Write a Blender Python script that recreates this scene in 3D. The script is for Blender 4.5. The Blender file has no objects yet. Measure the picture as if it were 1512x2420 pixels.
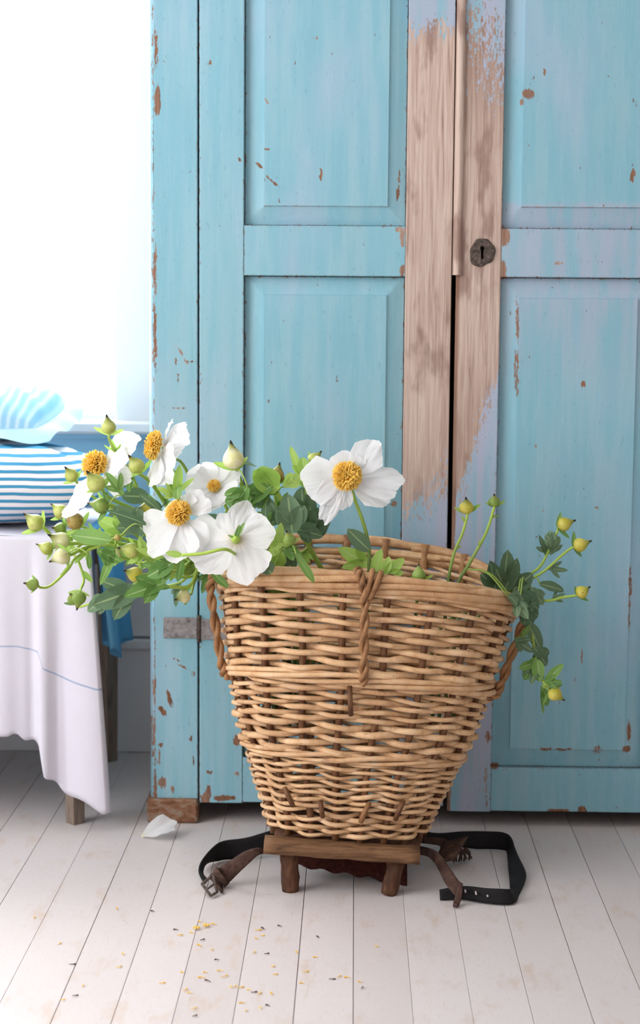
import bpy, math, random
import numpy as np
from mathutils import Matrix, Vector
from mathutils.bvhtree import BVHTree
R = random.Random(7)
NR = np.random.RandomState(5)
SC = bpy.context.scene
COL = SC.collection

# ------------------------------------------------------------------ camera
F = 4012.0
YAW, PIT, ROL = math.radians(1.13), math.atan(460 / F), math.radians(0.45)
EYE = np.array([0, 0, 1.05])
fw = np.array([-math.sin(YAW) * math.cos(PIT), math.cos(YAW) * math.cos(PIT), -math.sin(PIT)])
r0 = np.array([math.cos(YAW), math.sin(YAW), 0.0]); u0 = np.cross(r0, fw)
rt = r0 * math.cos(ROL) + u0 * math.sin(ROL); up = u0 * math.cos(ROL) - r0 * math.sin(ROL)
cam = bpy.data.cameras.new('camera'); co = bpy.data.objects.new('camera', cam); COL.objects.link(co)
co.matrix_world = Matrix(((rt[0], up[0], -fw[0], EYE[0]), (rt[1], up[1], -fw[1], EYE[1]), (rt[2], up[2], -fw[2], EYE[2]), (0, 0, 0, 1)))
cam.sensor_fit = 'VERTICAL'; cam.sensor_height = 36; cam.sensor_width = 36; cam.lens = 36 * F / 2420
cam.dof.use_dof = True; cam.dof.focus_distance = 3.03; cam.dof.aperture_fstop = 4.0
cam.clip_start = 0.05
SC.camera = co

# ------------------------------------------------------------------ world, light, exposure
w = bpy.data.worlds.new('daylight'); SC.world = w; w.use_nodes = True
bg = w.node_tree.nodes['Background']; bg.inputs[0].default_value = (0.99, 0.99, 1, 1); bg.inputs[1].default_value = 3.0
def area(name, loc, rot, sx, sy, power, col):
    l = bpy.data.lights.new(name, 'AREA'); l.shape = 'RECTANGLE'; l.size = sx; l.size_y = sy; l.energy = power; l.color = col
    o = bpy.data.objects.new(name, l); COL.objects.link(o); o.location = loc; o.rotation_euler = rot
    return o
area('window_left_offscreen', (-2.48, 1.5, 1.6), (0, math.radians(-90), 0), 1.7, 2.2, 60, (0.98, 0.98, 1.0))
area('window_daylight_back', (-1.2, 4.45, 1.6), (math.radians(-90), 0, 0), 1.2, 1.8, 100, (1.0, 0.99, 0.98))
vs = SC.view_settings
vs.view_transform = 'Standard'; vs.look = 'None'; vs.gamma = 1; vs.exposure = 0.27; vs.use_curve_mapping = False

# ------------------------------------------------------------------ helpers
def ray(px, py): return fw + rt * ((px - 756) / F) - up * ((py - 1210) / F)
def P(px, py, Y):
    d = ray(px, py); return EYE + d * (Y / d[1])
def FL(px, py, z=0.0):
    d = ray(px, py); return EYE + d * ((z - 1.05) / d[2])
def proj(v):
    v = np.asarray(v, float) - EYE
    d = v @ fw
    return 756 + F * (v @ rt) / d, 1210 - F * (v @ up) / d
def MPP(Y): return Y / F * 1.01
def nrm(v):
    v = np.asarray(v, float); return v / (np.linalg.norm(v) + 1e-12)

def tag(o, label, cat=None, group=None, kind=None):
    if label: o['label'] = label
    if cat: o['category'] = cat
    if group: o['group'] = group
    if kind: o['kind'] = kind
    return o
def thing(name, loc, label, cat, group=None):
    o = bpy.data.objects.new(name, None); COL.objects.link(o); o.location = tuple(loc); o.empty_display_size = 0.05
    return tag(o, label, cat, group)
def worldloc(o):
    l = np.array(o.location)
    while o.parent: o = o.parent; l = l + np.array(o.location)
    return l
REG = []          # (top-level thing, bounds, tree) of the basket and the plants, so that later leaves can keep clear of them
def rootname(o):
    while o.parent: o = o.parent
    return o.name
def clash(verts, faces, own):
    """how many meshes of other things these faces cut through"""
    verts = np.asarray(verts, float); lo, hi = verts.min(0), verts.max(0); t = None; n = 0
    for r, a, b, tr in REG:
        if r == own or (a > hi).any() or (b < lo).any(): continue
        if t is None: t = BVHTree.FromPolygons(verts.tolist(), [tuple(q) for q in faces])
        if t.overlap(tr): n += 1
    return n
def mk(name, verts, faces, mat, parent=None, smooth=True, attrs=None, origin=None):
    """one mesh object from world-space vertices"""
    verts = np.asarray(verts, float)
    if origin is None:
        origin = np.array([verts[:, 0].mean(), verts[:, 1].mean(), verts[:, 2].min()])
    pl = worldloc(parent) if parent else np.zeros(3)
    me = bpy.data.meshes.new(name)
    me.from_pydata((verts - origin).tolist(), [], faces if isinstance(faces, list) else faces.tolist())
    if attrs:
        for k, a in attrs.items():
            at = me.attributes.new(k, 'FLOAT', 'POINT'); at.data.foreach_set('value', np.asarray(a, np.float32))
    if mat: me.materials.append(mat)
    if smooth: me.polygons.foreach_set('use_smooth', [True] * len(me.polygons))
    me.update()
    o = bpy.data.objects.new(name, me); COL.objects.link(o)
    o.location = tuple(origin - pl)
    if parent: o.parent = parent
    rn = rootname(o)
    if rn.split('.')[0] in ('pack_basket', 'poppy_bud', 'poppy_flower', 'leafy_sprig'):
        REG.append((rn, verts.min(0), verts.max(0), BVHTree.FromPolygons(verts.tolist(), [tuple(q) for q in faces])))
    return o
class MB:
    def __init__(s): s.v = []; s.f = []; s.a = {}; s.n = 0
    def add(s, v, f, **at):
        v = np.asarray(v, float); s.v.append(v); s.f += [tuple(int(i) + s.n for i in q) for q in f]
        for k, x in at.items(): s.a.setdefault(k, []).append(np.broadcast_to(np.asarray(x, float), (len(v),)))
        s.n += len(v)
    def build(s, name, mat, parent=None, smooth=True, origin=None):
        return mk(name, np.concatenate(s.v), s.f, mat, parent, smooth, {k: np.concatenate(x) for k, x in s.a.items()} or None, origin)
def box(x0, x1, y0, y1, z0, z1, bev=0.0):
    if bev <= 0:
        v = [(x, y, z) for x in (x0, x1) for y in (y0, y1) for z in (z0, z1)]
        return v, [(0, 1, 3, 2), (4, 6, 7, 5), (0, 4, 5, 1), (2, 3, 7, 6), (0, 2, 6, 4), (1, 5, 7, 3)]
    v = []; b = bev
    for x, sx in ((x0, 1), (x1, -1)):
        for y, sy in ((y0, 1), (y1, -1)):
            for z, sz in ((z0, 1), (z1, -1)):
                v += [(x, y + sy * b, z + sz * b), (x + sx * b, y, z + sz * b), (x + sx * b, y + sy * b, z)]
    I = lambda i, j, k, c: ((i * 2 + j) * 2 + k) * 3 + c
    f = []
    for i in (0, 1):
        f.append([I(i, 0, 0, 0), I(i, 1, 0, 0), I(i, 1, 1, 0), I(i, 0, 1, 0)])
        f.append([I(0, i, 0, 1), I(1, i, 0, 1), I(1, i, 1, 1), I(0, i, 1, 1)])
        f.append([I(0, 0, i, 2), I(1, 0, i, 2), I(1, 1, i, 2), I(0, 1, i, 2)])
    for a in (0, 1):
        for b2 in (0, 1):
            f.append([I(a, b2, 0, 0), I(a, b2, 1, 0), I(a, b2, 1, 1), I(a, b2, 0, 1)])
            f.append([I(a, 0, b2, 0), I(a, 1, b2, 0), I(a, 1, b2, 2), I(a, 0, b2, 2)])
            f.append([I(0, a, b2, 1), I(1, a, b2, 1), I(1, a, b2, 2), I(0, a, b2, 2)])
            for c in (0, 1): f.append([I(a, b2, c, 0), I(a, b2, c, 1), I(a, b2, c, 2)])
    V = np.array(v); cen = V.mean(0); g = []
    for q in f:
        p = V[q]; n = np.cross(p[1] - p[0], p[2] - p[0])
        g.append(tuple(q) if n @ (p.mean(0) - cen) > 0 else tuple(q[::-1]))
    return v, g
def boxo(name, x0, x1, y0, y1, z0, z1, mat, parent=None, bev=0.0):
    v, f = box(x0, x1, y0, y1, z0, z1, bev); return mk(name, v, f, mat, parent, False)
def spline(pts, n):
    """Catmull-Rom through pts, n samples"""
    p = np.asarray(pts, float)
    if len(p) == 2: return p[0] + (p[1] - p[0]) * np.linspace(0, 1, n)[:, None]
    p = np.vstack([2 * p[0] - p[1], p, 2 * p[-1] - p[-2]])
    m = len(p) - 3; t = np.linspace(0, m - 1e-9, n); i = t.astype(int); u = (t - i)[:, None]
    a, b, c, d = p[i], p[i + 1], p[i + 2], p[i + 3]
    return 0.5 * (2 * b + (c - a) * u + (2 * a - 5 * b + 4 * c - d) * u * u + (3 * b - a - 3 * c + d) * u ** 3)
def tube(pts, rad, k=6, flat=1.0, caps=True):
    p = np.asarray(pts, float); n = len(p); rad = np.broadcast_to(np.asarray(rad, float), (n,))
    t = np.gradient(p, axis=0); t /= np.linalg.norm(t, axis=1)[:, None] + 1e-12
    N = np.zeros_like(p); a = np.array([0, 0, 1.0]) if abs(t[0][2]) < 0.9 else np.array([1.0, 0, 0])
    N[0] = nrm(np.cross(np.cross(t[0], a), t[0]))
    for i in range(1, n):
        v = N[i - 1] - t[i] * (N[i - 1] @ t[i]); N[i] = v / (np.linalg.norm(v) + 1e-12)
    B = np.cross(t, N)
    an = np.arange(k) * 2 * math.pi / k
    V = p[:, None] + rad[:, None, None] * (np.cos(an)[None, :, None] * N[:, None] + np.sin(an)[None, :, None] * B[:, None] * flat)
    V = V.reshape(-1, 3); f = []
    for i in range(n - 1):
        for j in range(k):
            j2 = (j + 1) % k; f.append((i * k + j, i * k + j2, (i + 1) * k + j2, (i + 1) * k + j))
    if caps: f.append(tuple(range(k))[::-1]); f.append(tuple((n - 1) * k + j for j in range(k)))
    return V, f
def gridfaces(nu, nv, off=0):
    return [(off + i * nv + j, off + (i + 1) * nv + j, off + (i + 1) * nv + j + 1, off + i * nv + j + 1) for i in range(nu - 1) for j in range(nv - 1)]

# ------------------------------------------------------------------ materials
class NT:
    def __init__(s, name):
        s.m = bpy.data.materials.new(name); s.m.use_nodes = True; s.t = s.m.node_tree; s.n = s.t.nodes
        s.b = s.n['Principled BSDF']; s.out = s.n['Material Output']
    def node(s, typ, **kw):
        x = s.n.new(typ)
        for k, v in kw.items(): setattr(x, k, v)
        return x
    def link(s, a, b): s.t.links.new(a, b)
    def pos(s, scale=(1, 1, 1), local=False):
        m = s.node('ShaderNodeMapping'); m.inputs['Scale'].default_value = scale
        if local: s.link(s.node('ShaderNodeTexCoord').outputs['Object'], m.inputs[0])
        else: s.link(s.node('ShaderNodeNewGeometry').outputs['Position'], m.inputs[0])
        return m.outputs[0]
    def noise(s, vec, scale, detail=3, rough=0.55, dist=0.0):
        x = s.node('ShaderNodeTexNoise'); s.link(vec, x.inputs['Vector']); x.inputs['Scale'].default_value = scale
        x.inputs['Detail'].default_value = detail; x.inputs['Roughness'].default_value = rough; x.inputs['Distortion'].default_value = dist
        return x.outputs[0]
    def attr(s, name): return s.node('ShaderNodeAttribute', attribute_name=name).outputs['Fac']
    def rnd(s): return s.node('ShaderNodeObjectInfo').outputs['Random']
    def math(s, op, a, b=None, c=None, clamp=False):
        x = s.node('ShaderNodeMath', operation=op); x.use_clamp = clamp
        for i, v in enumerate((a, b, c)):
            if v is None: continue
            if isinstance(v, (int, float)): x.inputs[i].default_value = v
            else: s.link(v, x.inputs[i])
        return x.outputs[0]
    def ramp(s, fac, *stops):
        x = s.node('ShaderNodeValToRGB'); e = x.color_ramp.elements
        while len(e) < len(stops): e.new(0.5)
        for el, (p, c) in zip(e, stops): el.position = p; el.color = (*c, 1) if len(c) == 3 else c
        s.link(fac, x.inputs[0]); return x.outputs[0]
    def step(s, v, a, b):
        x = s.node('ShaderNodeMapRange', interpolation_type='SMOOTHSTEP'); s.link(v, x.inputs[0])
        x.inputs[1].default_value = a; x.inputs[2].default_value = b; return x.outputs[0]
    def mix(s, fac, a, b, blend='MIX'):
        x = s.node('ShaderNodeMix', data_type='RGBA', blend_type=blend)
        for i, v in ((0, fac), (6, a), (7, b)):
            if isinstance(v, (int, float)): x.inputs[i].default_value = v
            elif isinstance(v, tuple): x.inputs[i].default_value = (*v, 1)
            else: s.link(v, x.inputs[i])
        return x.outputs[2]
    def col(s, c, rough=0.5, spec=0.5):
        if isinstance(c, tuple): s.b.inputs['Base Color'].default_value = (*c, 1)
        else: s.link(c, s.b.inputs['Base Color'])
        if isinstance(rough, (int, float)): s.b.inputs['Roughness'].default_value = rough
        else: s.link(rough, s.b.inputs['Roughness'])
        s.b.inputs['Specular IOR Level'].default_value = spec; return s
    def bump(s, h, strength=0.3, dist=0.002):
        x = s.node('ShaderNodeBump'); x.inputs['Strength'].default_value = strength; x.inputs['Distance'].default_value = dist
        s.link(h, x.inputs['Height']); s.link(x.outputs[0], s.b.inputs['Normal']); return s
    def translucent(s, c, fac):
        t = s.node('ShaderNodeBsdfTranslucent'); m = s.node('ShaderNodeMixShader')
        if isinstance(c, tuple): t.inputs[0].default_value = (*c, 1)
        else: s.link(c, t.inputs[0])
        m.inputs[0].default_value = fac; s.link(s.b.outputs[0], m.inputs[1]); s.link(t.outputs[0], m.inputs[2]); s.link(m.outputs[0], s.out.inputs[0]); return s
def srgb(r, g, b): return tuple((c / 255 / 12.92 if c / 255 <= 0.04045 else ((c / 255 + 0.055) / 1.055) ** 2.4) for c in (r, g, b))
def plain(name, c, rough=0.6, spec=0.4): return NT(name).col(c, rough, spec).m

def m_paint():
    n = NT('worn_blue_paint'); gp = n.pos(); v = n.pos((14, 14, 1.2)); vf = n.pos((60, 60, 3))
    big = n.noise(n.pos((2.2, 2.2, 1.1)), 2.2, 3); st = n.noise(v, 3.0, 4); fine = n.noise(vf, 4.0, 4)
    c = n.mix(n.step(st, 0.38, 0.68), srgb(136, 188, 204), srgb(152, 194, 208))
    c = n.mix(n.math('MULTIPLY', n.step(big, 0.45, 0.7), 0.6), c, srgb(172, 192, 214))
    c = n.mix(n.math('MULTIPLY', n.step(fine, 0.55, 0.75), 0.3), c, srgb(168, 212, 224))
    thin = n.attr('thin')                      # where the paint is rubbed thin: lavender undercoat
    c = n.mix(n.math('MULTIPLY', thin, n.step(st, 0.25, 0.6)), c, srgb(184, 182, 205))
    grain = n.noise(n.pos((70, 70, 2.0)), 3.0, 5, 0.6, 0.6)
    grey = n.ramp(grain, (0.2, srgb(150, 118, 105)), (0.45, srgb(196, 172, 160)), (0.62, srgb(214, 196, 184)), (0.85, srgb(176, 150, 140)))
    blot = n.noise(n.pos((9, 9, 3)), 2.5, 3)
    grey = n.mix(n.math('MULTIPLY', n.step(blot, 0.55, 0.72), 0.65), grey, srgb(132, 100, 92))
    brown = n.ramp(grain, (0.25, srgb(84, 56, 42)), (0.6, srgb(140, 98, 74)), (0.9, srgb(172, 126, 96)))
    wood = n.mix(n.attr('tone'), grey, brown)
    rag = n.noise(n.pos((60, 60, 20)), 4.0, 5, 0.7)
    k = n.math('ADD', n.attr('bare'), n.math('MULTIPLY', n.math('SUBTRACT', rag, 0.5), 2.2))
    mask = n.step(k, 0.46, 0.58)
    tiny = n.noise(n.pos((1, 1, 0.45)), 150, 3, 0.6); c = n.mix(n.math('MULTIPLY', n.step(tiny, 0.62, 0.72), 0.4), c, srgb(112, 158, 178))
    mott = n.noise(n.pos((1, 1, 0.6)), 420, 3, 0.7); c = n.mix(n.math('MULTIPLY', mott, 0.16), c, srgb(90, 130, 150))
    spots = n.noise(n.pos((1, 1, 0.5)), 95, 2, 0.5)
    sm = n.math('MULTIPLY', n.step(spots, 0.745, 0.775), 0.85)
    c = n.mix(sm, c, srgb(120, 92, 84))
    c = n.mix(mask, c, wood)
    n.col(c, n.math('ADD', n.math('MULTIPLY', mask, 0.25), 0.5), 0.3)
    h = n.math('SUBTRACT', n.math('MULTIPLY', fine, 0.35), n.math('MULTIPLY', mask, 0.6))
    return n.bump(n.math('ADD', h, n.math('MULTIPLY', grain, 0.25)), 0.35, 0.0012).m
def m_wicker(name, a, b, c3, dark):
    n = NT(name); p = n.pos()
    g = n.noise(p, 38, 4, 0.6); r = n.rnd()
    c = n.ramp(g, (0.25, a), (0.5, b), (0.8, c3))
    c = n.mix(n.math('MULTIPLY', r, 0.4), c, dark)
    blot = n.noise(n.pos((1, 1, 2)), 26, 4, 0.7)
    c = n.mix(n.math('MULTIPLY', n.step(blot, 0.55, 0.72), 0.65), c, dark)
    spk = n.noise(p, 330, 1); c = n.mix(n.step(spk, 0.76, 0.8), c, srgb(40, 24, 16))
    n.col(c, 0.55, 0.35); return n.bump(n.noise(n.pos((1, 1, 3)), 160, 3), 0.25, 0.001).m
def m_floor():
    n = NT('white_painted_boards'); p = n.pos((9, 1.0, 1)); r = n.rnd()
    base = n.mix(r, srgb(202, 194, 193), srgb(213, 206, 206))
    wear = n.noise(n.pos((6, 2.2, 1)), 3.2, 6, 0.68)
    c = n.mix(n.math('MULTIPLY', n.step(wear, 0.52, 0.74), 0.6), base, srgb(196, 172, 152))
    fine = n.noise(n.pos((40, 12, 1)), 5, 6, 0.75); c = n.mix(n.math('MULTIPLY', n.step(fine, 0.5, 0.75), 0.35), c, srgb(184, 164, 150))
    scr = n.noise(n.pos((55, 2.2, 1)), 3.5, 4, 0.7)
    c = n.mix(n.math('MULTIPLY', n.step(scr, 0.64, 0.74), 0.45), c, srgb(170, 140, 118))
    sp = n.noise(n.pos(), 120, 2); c = n.mix(n.math('MULTIPLY', n.step(sp, 0.75, 0.78), 0.7), c, srgb(110, 88, 74))
    n.col(c, n.math('ADD', n.math('MULTIPLY', wear, 0.25), 0.5), 0.25)
    return n.bump(n.math('ADD', n.noise(p, 14, 4), n.math('MULTIPLY', wear, 0.5)), 0.12, 0.002).m
def m_leaf(name, c1, c2, tr):
    n = NT(name); g = n.noise(n.pos(), 60, 3); r = n.rnd()
    c = n.mix(n.math('ADD', n.math('MULTIPLY', r, 0.7), n.math('MULTIPLY', g, 0.3)), c1, c2)
    c = n.mix(n.math('MULTIPLY', n.step(n.attr('rib'), 0.86, 0.99), 0.55), c, srgb(196, 214, 160))
    n.col(c, 0.5, 0.35); n.bump(g, 0.2, 0.001); return n.translucent(c, tr).m
def m_bud(name, base, tone2):
    n = NT(name); u = n.attr('u'); g = n.noise(n.pos(), 70, 3)
    c = n.mix(n.step(g, 0.35, 0.7), base, tone2)
    c = n.mix(n.step(u, 0.5, 0.85), c, srgb(140, 150, 72))
    c = n.mix(n.step(u, 0.8, 0.9), c, srgb(44, 32, 28))
    c = n.mix(n.math('MULTIPLY', n.step(n.noise(n.pos(), 160, 1), 0.74, 0.78), 0.8), c, srgb(70, 56, 28))
    n.col(c, 0.42, 0.4); return n.translucent(c, 0.18).m
def m_petal():
    n = NT('white_petal'); v = n.attr('v'); u = n.attr('u')
    w = n.node('ShaderNodeTexNoise', noise_dimensions='2D'); cx = n.node('ShaderNodeCombineXYZ')
    n.link(n.math('MULTIPLY', v, 26), cx.inputs[0]); n.link(n.math('MULTIPLY', u, 1.5), cx.inputs[1]); n.link(cx.outputs[0], w.inputs['Vector']); w.inputs['Scale'].default_value = 1.0
    c = n.mix(n.step(u, 0.0, 0.22), srgb(236, 232, 196), (0.9, 0.9, 0.91))
    n.col(c, 0.6, 0.25); n.bump(w.outputs[0], 0.5, 0.0025); return n.translucent((0.92, 0.92, 0.93), 0.42).m
def m_wood(name, a, b, c3, sc=(40, 40, 6), rough=0.7):
    n = NT(name); g = n.noise(n.pos(sc), 2.4, 5, 0.62, 0.8)
    n.col(n.ramp(g, (0.25, a), (0.5, b), (0.8, c3)), rough, 0.25); return n.bump(g, 0.6, 0.003).m
def m_cloth(name, c, tr=0.12, sc=900, stripe=None):
    n = NT(name); cc = c
    wv = n.noise(n.pos(), sc, 2); soft = n.noise(n.pos(), 9, 4)
    cc = n.mix(n.math('MULTIPLY', n.step(soft, 0.4, 0.7), 0.12), c, tuple(x * 0.8 for x in c))
    if stripe:
        s = n.math('ABSOLUTE', n.math('SUBTRACT', n.attr('q'), stripe[0]))
        cc = n.mix(n.math('MULTIPLY', n.math('LESS_THAN', s, stripe[1]), 0.75), cc, stripe[2])
    n.col(cc, 0.85, 0.15); n.bump(n.math('ADD', n.math('MULTIPLY', wv, 0.3), soft), 0.25, 0.004)
    return n.translucent(cc, tr).m

M = dict(
    paint=m_paint(), floor=m_floor(), petal=m_petal(),
    rod=m_wicker('peeled_willow', srgb(200, 154, 110), srgb(228, 188, 144), srgb(240, 212, 178), srgb(158, 110, 74)),
    rim=m_wicker('rim_willow', srgb(186, 140, 96), srgb(220, 178, 132), srgb(236, 206, 168), srgb(150, 102, 68)),
    rope=m_wicker('twisted_willow', srgb(120, 82, 52), srgb(168, 122, 80), srgb(198, 154, 110), srgb(104, 70, 46)),
    stake=m_wicker('brown_stake', srgb(84, 52, 34), srgb(124, 84, 54), srgb(156, 112, 76), srgb(66, 40, 28)),
    bark=m_wood('bark', srgb(48, 30, 22), srgb(86, 56, 40), srgb(120, 84, 60)),
    splitwood=m_wood('split_log', srgb(70, 48, 34), srgb(118, 86, 60), srgb(148, 112, 80), (6, 40, 60)),
    leafd=m_leaf('leaf_grey_green', srgb(74, 104, 74), srgb(116, 144, 110), 0.22),
    leafm=m_leaf('leaf_mid_green', srgb(92, 136, 62), srgb(134, 172, 92), 0.35),
    leafb=m_leaf('leaf_lit_green', srgb(140, 184, 70), srgb(190, 216, 118), 0.42),  # paler leaf copy: window light on the left spray put into the colour
    bud=m_bud('bud_green', srgb(176, 188, 88), srgb(206, 208, 128)), budp=m_bud('bud_pale', srgb(226, 222, 160), srgb(240, 236, 204)),
    budy=m_bud('bud_yellow', srgb(204, 196, 72), srgb(220, 206, 104)), budb=m_bud('bud_brown', srgb(184, 164, 88), srgb(150, 116, 60)),
    budg=m_bud('bud_leaf_green', srgb(122, 152, 66), srgb(154, 176, 88)),
    iron=NT('rusty_iron').m, black=plain('black_webbing', srgb(24, 22, 24), 0.75, 0.25),
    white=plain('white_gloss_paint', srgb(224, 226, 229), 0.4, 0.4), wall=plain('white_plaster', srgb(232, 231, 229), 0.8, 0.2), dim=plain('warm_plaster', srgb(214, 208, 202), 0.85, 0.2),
    dark=plain('dark_gap', srgb(30, 24, 20), 0.9, 0.1), gapfill=plain('dusty_groove', srgb(178, 162, 150), 0.9, 0.1), ceil=plain('ceiling_white', srgb(236, 236, 236), 0.9, 0.1),
    dado=plain('blue_dado_paint', srgb(160, 204, 226), 0.55, 0.3), panel=plain('grey_white_panel_paint', srgb(216, 218, 223), 0.6, 0.3),
)
def m_stem():
    n = NT('stem_green'); n.col(n.mix(n.attr('u'), srgb(168, 196, 84), srgb(84, 108, 60)), 0.5, 0.35); return n.m
M['stem'] = m_stem()
n = NT('stamen_yellow'); n.col(n.mix(n.attr('u'), srgb(255, 204, 62), srgb(255, 240, 150)), 0.6, 0.2); M['stamen'] = n.translucent(srgb(255, 222, 96), 0.42).m
n = NT('iron_plate'); g = n.noise(n.pos(), 70, 5, 0.7); n.col(n.ramp(g, (0.3, srgb(84, 76, 72)), (0.5, srgb(142, 138, 140)), (0.75, srgb(172, 168, 172))), 0.6, 0.4); M['hinge'] = n.bump(g, 0.5, 0.002).m
n = NT('dark_iron'); g = n.noise(n.pos(), 160, 4, 0.7); n.col(n.ramp(g, (0.3, srgb(40, 32, 28)), (0.55, srgb(92, 78, 70)), (0.8, srgb(140, 122, 110))), 0.65, 0.4); M['escut'] = n.bump(g, 0.9, 0.004).m
M['leather'] = m_wood('brown_leather', srgb(44, 30, 26), srgb(78, 56, 48), srgb(104, 78, 66), (30, 30, 30), 0.65)
M['felt'] = m_wood('dark_red_felt', srgb(36, 14, 12), srgb(62, 26, 20), srgb(84, 42, 32), (60, 60, 60), 0.95)
M['greyleg'] = m_wood('grey_wood', srgb(96, 84, 78), srgb(136, 120, 108), srgb(160, 140, 124))
M['footw'] = m_wood('chipped_foot', srgb(96, 58, 38), srgb(140, 100, 76), srgb(158, 160, 148), (16, 16, 26))
M['linen'] = m_cloth('white_linen', srgb(234, 231, 243), 0.15, 900, (0.55, 0.0035, srgb(150, 170, 205)))
M['bluecloth'] = m_cloth('blue_linen', srgb(116, 184, 224), 0.3)
n = NT('window_glass'); t = n.node('ShaderNodeBsdfTransparent'); gl = n.node('ShaderNodeBsdfGlossy'); gl.inputs['Roughness'].default_value = 0.02
mx = n.node('ShaderNodeMixShader'); mx.inputs[0].default_value = 0.05; n.link(t.outputs[0], mx.inputs[1]); n.link(gl.outputs[0], mx.inputs[2]); n.link(mx.outputs[0], n.out.inputs[0]); M['glass'] = n.m

# ------------------------------------------------------------------ room
YW = 4.03                                   # back wall plane
XL, XR, YF, ZC = -2.3, 2.3, -1.3, 2.55
def struct(o): o['kind'] = 'structure'; return o
fl = struct(boxo('floor', XL, XR, YF, YW + 0.1, -0.06, -0.004, M['gapfill']))
bw = 0.0905; xb = FL(835, 2420)[0]
k0 = int(math.floor((XL - xb) / bw)); k1 = int(math.ceil((XR - xb) / bw))
for k in range(k0, k1):
    gpw = 0.0002 + 0.0006 * R.random() ** 2; dz = -0.0008 * R.random()
    a, b = max(xb + k * bw + gpw, XL), min(xb + (k + 1) * bw - gpw, XR)
    if b - a < 0.01: continue
    v, f = box(a, b, YF, YW, -0.004, dz, 0.0006); mk('floorboard', v, f, M['floor'], fl, False)
struct(boxo('ceiling', XL, XR, YF, YW, ZC, ZC + 0.08, M['ceil']))
struct(boxo('wall_right', XR, XR + 0.1, YF, YW, 0, ZC, M['dim']))
struct(boxo('wall_front', XL, XR, YF - 0.1, YF, 0, ZC, M['dim']))
def wall_hole(name, ax, pos, th, a0, a1, h0, h1, z0, z1, mat):
    """wall with a window opening: ax 'x' = plane at constant x, 'y' = plane at constant y"""
    m = MB()
    for (p, q, s, t) in ((a0, h0, 0, ZC), (h1, a1, 0, ZC), (h0, h1, 0, z0), (h0, h1, z1, ZC)):
        v, f = box(pos, pos + th, p, q, s, t) if ax == 'x' else box(p, q, pos, pos + th, s, t)
        m.add(v, f)
    return struct(m.build(name, mat, None, False))
wall_hole('wall_left', 'x', XL - 0.12, 0.12, YF, YW + 0.1, 0.45, 2.55, 0.75, 2.3, M['wall'])
xo1 = P(272, 500, YW)[0]; zs = P(300, 1001, YW)[2]
xo0 = xo1 - 1.15
wbk = wall_hole('wall_back', 'y', YW, 0.16, XL, XR, xo0, xo1, zs, 2.25, M['wall'])
def wpart(name, x0, x1, y0, y1, z0, z1, mat, parent, bev=0.002): return boxo(name, x0, x1, y0, y1, z0, z1, mat, parent, bev)
# the window in the back wall
W1 = bpy.data.objects.new('window_1', None); COL.objects.link(W1); W1.location = ((xo0 + xo1) / 2, YW + 0.08, zs); struct(W1)
xc1 = P(345, 500, YW)[0] + 0.012
wpart('window_casing', xo1, xc1, YW - 0.022, YW, zs, 2.25, M['white'], W1)
wpart('window_casing', xo0 - 0.09, xo0, YW - 0.022, YW, zs, 2.25, M['white'], W1)
wpart('window_casing', xo0 - 0.1, xc1 + 0.01, YW - 0.026, YW, 2.25, 2.36, M['white'], W1)
wpart('window_sill', xo0 - 0.12, xc1 + 0.03, YW - 0.055, YW + 0.12, zs - 0.022, zs + 0.008, M['white'], W1, 0.006)
ys0, ys1 = YW + 0.05, YW + 0.09
xs1 = P(234, 500, ys0)[0]; zb = P(100, 915, ys0)[2]; zm = P(100, 461, ys0)[2]
wpart('sash_stile', xs1, xo1, ys0, ys1, zs, 2.25, M['white'], W1)
wpart('sash_stile', xo0, xo0 + 0.04, ys0, ys1, zs, 2.25, M['white'], W1)
wpart('sash_rail', xo0, xo1, ys0 + 0.002, ys1 - 0.002, zs + 0.006, zb, M['white'], W1)
wpart('sash_rail', xo0, xo1, ys0 + 0.002, ys1 - 0.002, 2.2, 2.25, M['white'], W1)
wpart('glazing_bar', xo0 + 0.04, xs1, ys0 + 0.012, ys1 - 0.012, zm - 0.007, zm + 0.004, M['white'], W1, 0.001)
wpart('glazing_bar', xo0 + 0.04, xs1, ys0 + 0.012, ys1 - 0.012, zm + 0.44, zm + 0.451, M['white'], W1, 0.001)
for z0, z1 in ((zb, zm - 0.007), (zm + 0.004, zm + 0.44), (zm + 0.451, 2.2)):
    wpart('pane', xo0 + 0.04, xs1, ys0 + 0.018, ys0 + 0.022, z0, z1, M['glass'], W1, 0)
# boarding under the window
zd = P(320, 1290, YW)[2]; zr1 = P(320, 1502, YW)[2]
t = struct(boxo('trim_1', XL, XR, YW - 0.012, YW, zd, zs - 0.022, M['dado'], None, 0.002))
boxo('dado_moulding', XL, XR, YW - 0.03, YW - 0.012, P(320, 1036, YW)[2], P(320, 1020, YW)[2], M['dado'], t, 0.005)
t = struct(boxo('trim_2', XL, XR, YW - 0.012, YW, zr1, zd, M['panel'], None, 0.002))
t = struct(boxo('trim_3', XL, XR, YW - 0.024, YW, 0.0, zr1 - 0.006, M['panel'], None, 0.003))
boxo('baseboard_moulding', XL, XR, YW - 0.032, YW - 0.02, zr1 - 0.03, zr1 - 0.004, M['panel'], t, 0.005)
struct(boxo('baseboard_right', XR - 0.015, XR, YF, YW - 0.03, 0, 0.12, M['white'], None, 0.002))
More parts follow.
